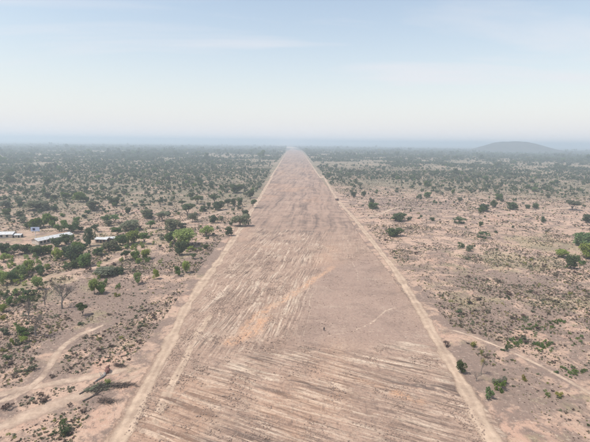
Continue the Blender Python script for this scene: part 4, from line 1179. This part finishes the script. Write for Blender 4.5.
# ------------------------------------------------------------------ truck on the right track, and the person
def wheel_mesh(r, wdt):
    V, Fc, k = [], [], 18
    prof = [(r * .5, -.5), (r * .93, -.5), (r, -.32), (r, .32), (r * .93, .5), (r * .5, .5)]
    for rr, xx in prof:
        for j in range(k):
            a = 2 * math.pi * j / k; V.append((math.cos(a) * rr, xx * wdt, math.sin(a) * rr))
    for i in range(len(prof)):
        i2 = (i + 1) % len(prof)
        for j in range(k): Fc.append((i * k + j, i * k + (j + 1) % k, i2 * k + (j + 1) % k, i2 * k + j))
    return mesh_from('tyre', V, Fc, MT['tyre'], True)
def disc_mesh(name, r, wdt, mat, k=18):
    V, Fc = [], []; tube(V, Fc, (0, -wdt / 2, 0), (0, wdt / 2, 0), r, r, k); Fc += [tuple(range(k)), tuple(range(2 * k - 1, k - 1, -1))]
    return mesh_from(name, V, Fc, mat)
def truck(X, Y, rz):
    t = empty('truck', (X, Y, H1(X, Y) + .2), rz)
    def prism(name, prof, w2, mat, parent):
        n = len(prof); V = [(s * w2, a, b) for s in (-1, 1) for a, b in prof]
        Fc = [tuple(range(n)), tuple(range(2 * n - 1, n - 1, -1))] + [(i, n + i, n + (i + 1) % n, (i + 1) % n) for i in range(n)]
        return link(name, mesh_from(name, V, Fc, mat), parent)
    boxo('chassis', (-.45, .45, -3.0, 3.0, .55, .85), MT['bed'], t)
    cab = prism('cab', [(-3.3, .7), (-3.4, 1.5), (-3.1, 1.65), (-2.7, 2.65), (-1.4, 2.7), (-1.35, .7)], 1.15, MT['paint'], t)
    boxo('windscreen', (-1.0, 1.0, -3.12, -2.78, 1.75, 2.5), MT['glass'], cab)
    for s in (-1, 1):
        boxo('side_window', (s * 1.155 - .01, s * 1.155 + .01, -2.6, -1.7, 1.7, 2.4), MT['glass'], cab)
        boxo('door', (s * 1.16 - .012, s * 1.16 + .012, -2.75, -1.55, .85, 1.62), MT['paint'], cab)
        boxo('headlight', (s * .85 - .16, s * .85 + .16, -3.46, -3.38, .95, 1.2), MT['steel'], cab)
    boxo('bumper', (-1.15, 1.15, -3.6, -3.42, .55, .85), MT['bed'], t)
    bed = boxo('load_bed', (-1.22, 1.22, -1.2, 3.3, .95, 1.1), MT['bed'], t)
    for nm, dd in (('side_panel', (-1.24, -1.16, -1.2, 3.3, 1.102, 1.9)), ('side_panel', (1.16, 1.24, -1.2, 3.3, 1.102, 1.9)), ('tailgate', (-1.15, 1.15, 3.22, 3.3, 1.102, 1.9)), ('headboard', (-1.15, 1.15, -1.2, -1.12, 1.102, 2.3))):
        boxo(nm, dd, MT['bed'], bed)
    tm, rm = wheel_mesh(.5, .32), disc_mesh('rim', .27, .24, MT['rim'])
    for yy in (-2.4, 1.4, 2.5):
        for s in (-1, 1):
            wl = empty('wheel', (s * .98, yy, .5)); wl.parent = t; wl.rotation_euler = (0, 0, math.pi / 2)
            link('tyre', tm, wl); link('rim', rm, wl)
    tag(t, 'small dark maroon truck on the right track far ahead', 'truck')
p = px(337, 200.5); truck(p[0], p[1], .25)

def person(x, y):
    p = px(x, y); z = H1(*p) + .12
    t = empty('person', (p[0], p[1], z), math.radians(200))
    J = {'pel': (0, 0, .95), 'wst': (0, 0, 1.1), 'chs': (0, .01, 1.32), 'nk': (0, .0, 1.48), 'hd': (0, -.02, 1.6), 'tp': (0, -.01, 1.74)}
    R_ = {'pel': .15, 'wst': .13, 'chs': .16, 'nk': .055, 'hd': .1, 'tp': .07}
    Ed = [('pel', 'wst'), ('wst', 'chs'), ('chs', 'nk'), ('nk', 'hd'), ('hd', 'tp')]
    for s, q in ((-1, 'l'), (1, 'r')):
        J.update({'sh' + q: (s * .19, 0, 1.4), 'el' + q: (s * .26, .03, 1.12), 'wr' + q: (s * .27, -.06, .88), 'ha' + q: (s * .27, -.09, .76),
                  'hp' + q: (s * .1, 0, .88), 'kn' + q: (s * .12, -.03 + s * .05, .5), 'an' + q: (s * .13, .02 + s * .08, .09), 'to' + q: (s * .15, -.14 + s * .08, .04)})
        R_.update({'sh' + q: .07, 'el' + q: .05, 'wr' + q: .035, 'ha' + q: .04, 'hp' + q: .11, 'kn' + q: .075, 'an' + q: .05, 'to' + q: .04})
        Ed += [('chs', 'sh' + q), ('sh' + q, 'el' + q), ('el' + q, 'wr' + q), ('wr' + q, 'ha' + q), ('pel', 'hp' + q), ('hp' + q, 'kn' + q), ('kn' + q, 'an' + q), ('an' + q, 'to' + q)]
    nm = list(J); me = bpy.data.meshes.new('body'); me.from_pydata([J[k] for k in nm], [(nm.index(a), nm.index(b)) for a, b in Ed], [])
    o = link('body', me, t); md = o.modifiers.new('skin', 'SKIN')
    for i, k in enumerate(nm):
        me.skin_vertices[0].data[i].radius = (R_[k], R_[k] * (.75 if k in ('pel', 'wst', 'chs') else 1)); me.skin_vertices[0].data[i].use_root = (k == 'pel')
    o.modifiers.new('sub', 'SUBSURF').levels = 1; o.modifiers['sub'].render_levels = 1
    k = NM('person_body'); z_ = k.n('ShaderNodeSeparateXYZ'); k.l(k.n('ShaderNodeTexCoord').outputs['Object'], z_.inputs[0])
    me.materials.append(k.bsdf(k.mix(k.ss(z_.outputs['Z'], 1.49, 1.5), (0.04, 0.036, 0.042), (0.07, 0.04, 0.028)), .85))
    # loose dark robe down to the knee
    V, Fc, kk = [], [], 14
    for zz_, rx, ry in ((.42, .27, .23), (.75, .23, .19), (1.0, .2, .16), (1.25, .225, .17), (1.42, .2, .13), (1.5, .08, .07)):
        for j in range(kk):
            a = 2 * math.pi * j / kk; f_ = 1 + (.08 * math.sin(5 * a) if zz_ < .9 else 0); V.append((math.cos(a) * rx * f_, math.sin(a) * ry * f_, zz_))
    for i in range(5):
        for j in range(kk): Fc.append((i * kk + j, i * kk + (j + 1) % kk, (i + 1) * kk + (j + 1) % kk, (i + 1) * kk + j))
    link('robe', mesh_from('robe', V, Fc, MT['cloth'], True), t)
    tag(t, 'person in dark clothing standing alone on the smooth part of the strip', 'person')
person(324, 331)

# ------------------------------------------------------------------ clods and stones turned up on the strip
def stone_mesh(seed):
    bm = bmesh.new(); bmesh.ops.create_icosphere(bm, subdivisions=1, radius=.5); g = random.Random(seed)
    for v in bm.verts: v.co *= g.uniform(.7, 1.2); v.co.z = v.co.z * .7 + .2
    me = bpy.data.meshes.new('stone'); bm.to_mesh(me); bm.free(); me.materials.append(MT['stone']); return me
st = []
for i, (x, y, lb) in enumerate(((329, 334, 'brown boulder just right of the person on the strip'), (383, 381, 'brown boulder on the dark windrow near the right side of the strip'), (345, 393, 'brown boulder low in the middle of the furrowed foreground'))):
    p = px(x, y); o = link('boulder', stone_mesh(70 + i), None, (p[0], p[1], H1(*p) + .05), (0, 0, i)); o.scale = (.9, .7, .6); tag(o, lb, 'boulder', 'boulders on the strip'); st.append(o)
n = 60000
Y_ = RNG.uniform(88, 330, n) ** 1.0; X_ = RNG.uniform(-44, 53, n)
pr = sstep(.42, .68, fbm(X_ / 7, Y_ / 7, 401, 4)) * (1 - sstep(200, 330, Y_)) * np.where((X_ > -2) & (Y_ > 145) & (Y_ < 260), .15, 1)
kk = np.nonzero(RNG.random(n) < pr)[0]
scatter_stuff('loose_clods', [(float(X_[q]), float(Y_[q]), .08, (sc := random.uniform(.14, .5) if random.random() < .93 else random.uniform(.5, .8)), sc * .7, random.uniform(0, 6.28), random.randrange(3)) for q in kk], st, 'loose clods and stones strewn over the scraped strip', 'clods')
print('clods', len(kk))

# ------------------------------------------------------------------ the dusty air
V, Fc = [], []
box(V, Fc, -48000, 48000, -48000, 48000, -4.0, 131.0)
hm = bpy.data.materials.new('dusty_air'); hm.use_nodes = True; ht = hm.node_tree; ht.nodes.clear()
pv = ht.nodes.new('ShaderNodeVolumePrincipled'); pv.inputs['Density'].default_value = 0.00028
pv.inputs['Color'].default_value = (0.75, 0.86, 0.955, 1); pv.inputs['Anisotropy'].default_value = 0.25
ho = ht.nodes.new('ShaderNodeOutputMaterial'); ht.links.new(pv.outputs[0], ho.inputs['Volume'])
hz = link('haze', mesh_from('haze', V, Fc, hm)); tag(hz, 'pale dusty haze over the whole plain', 'haze', None, 'stuff')
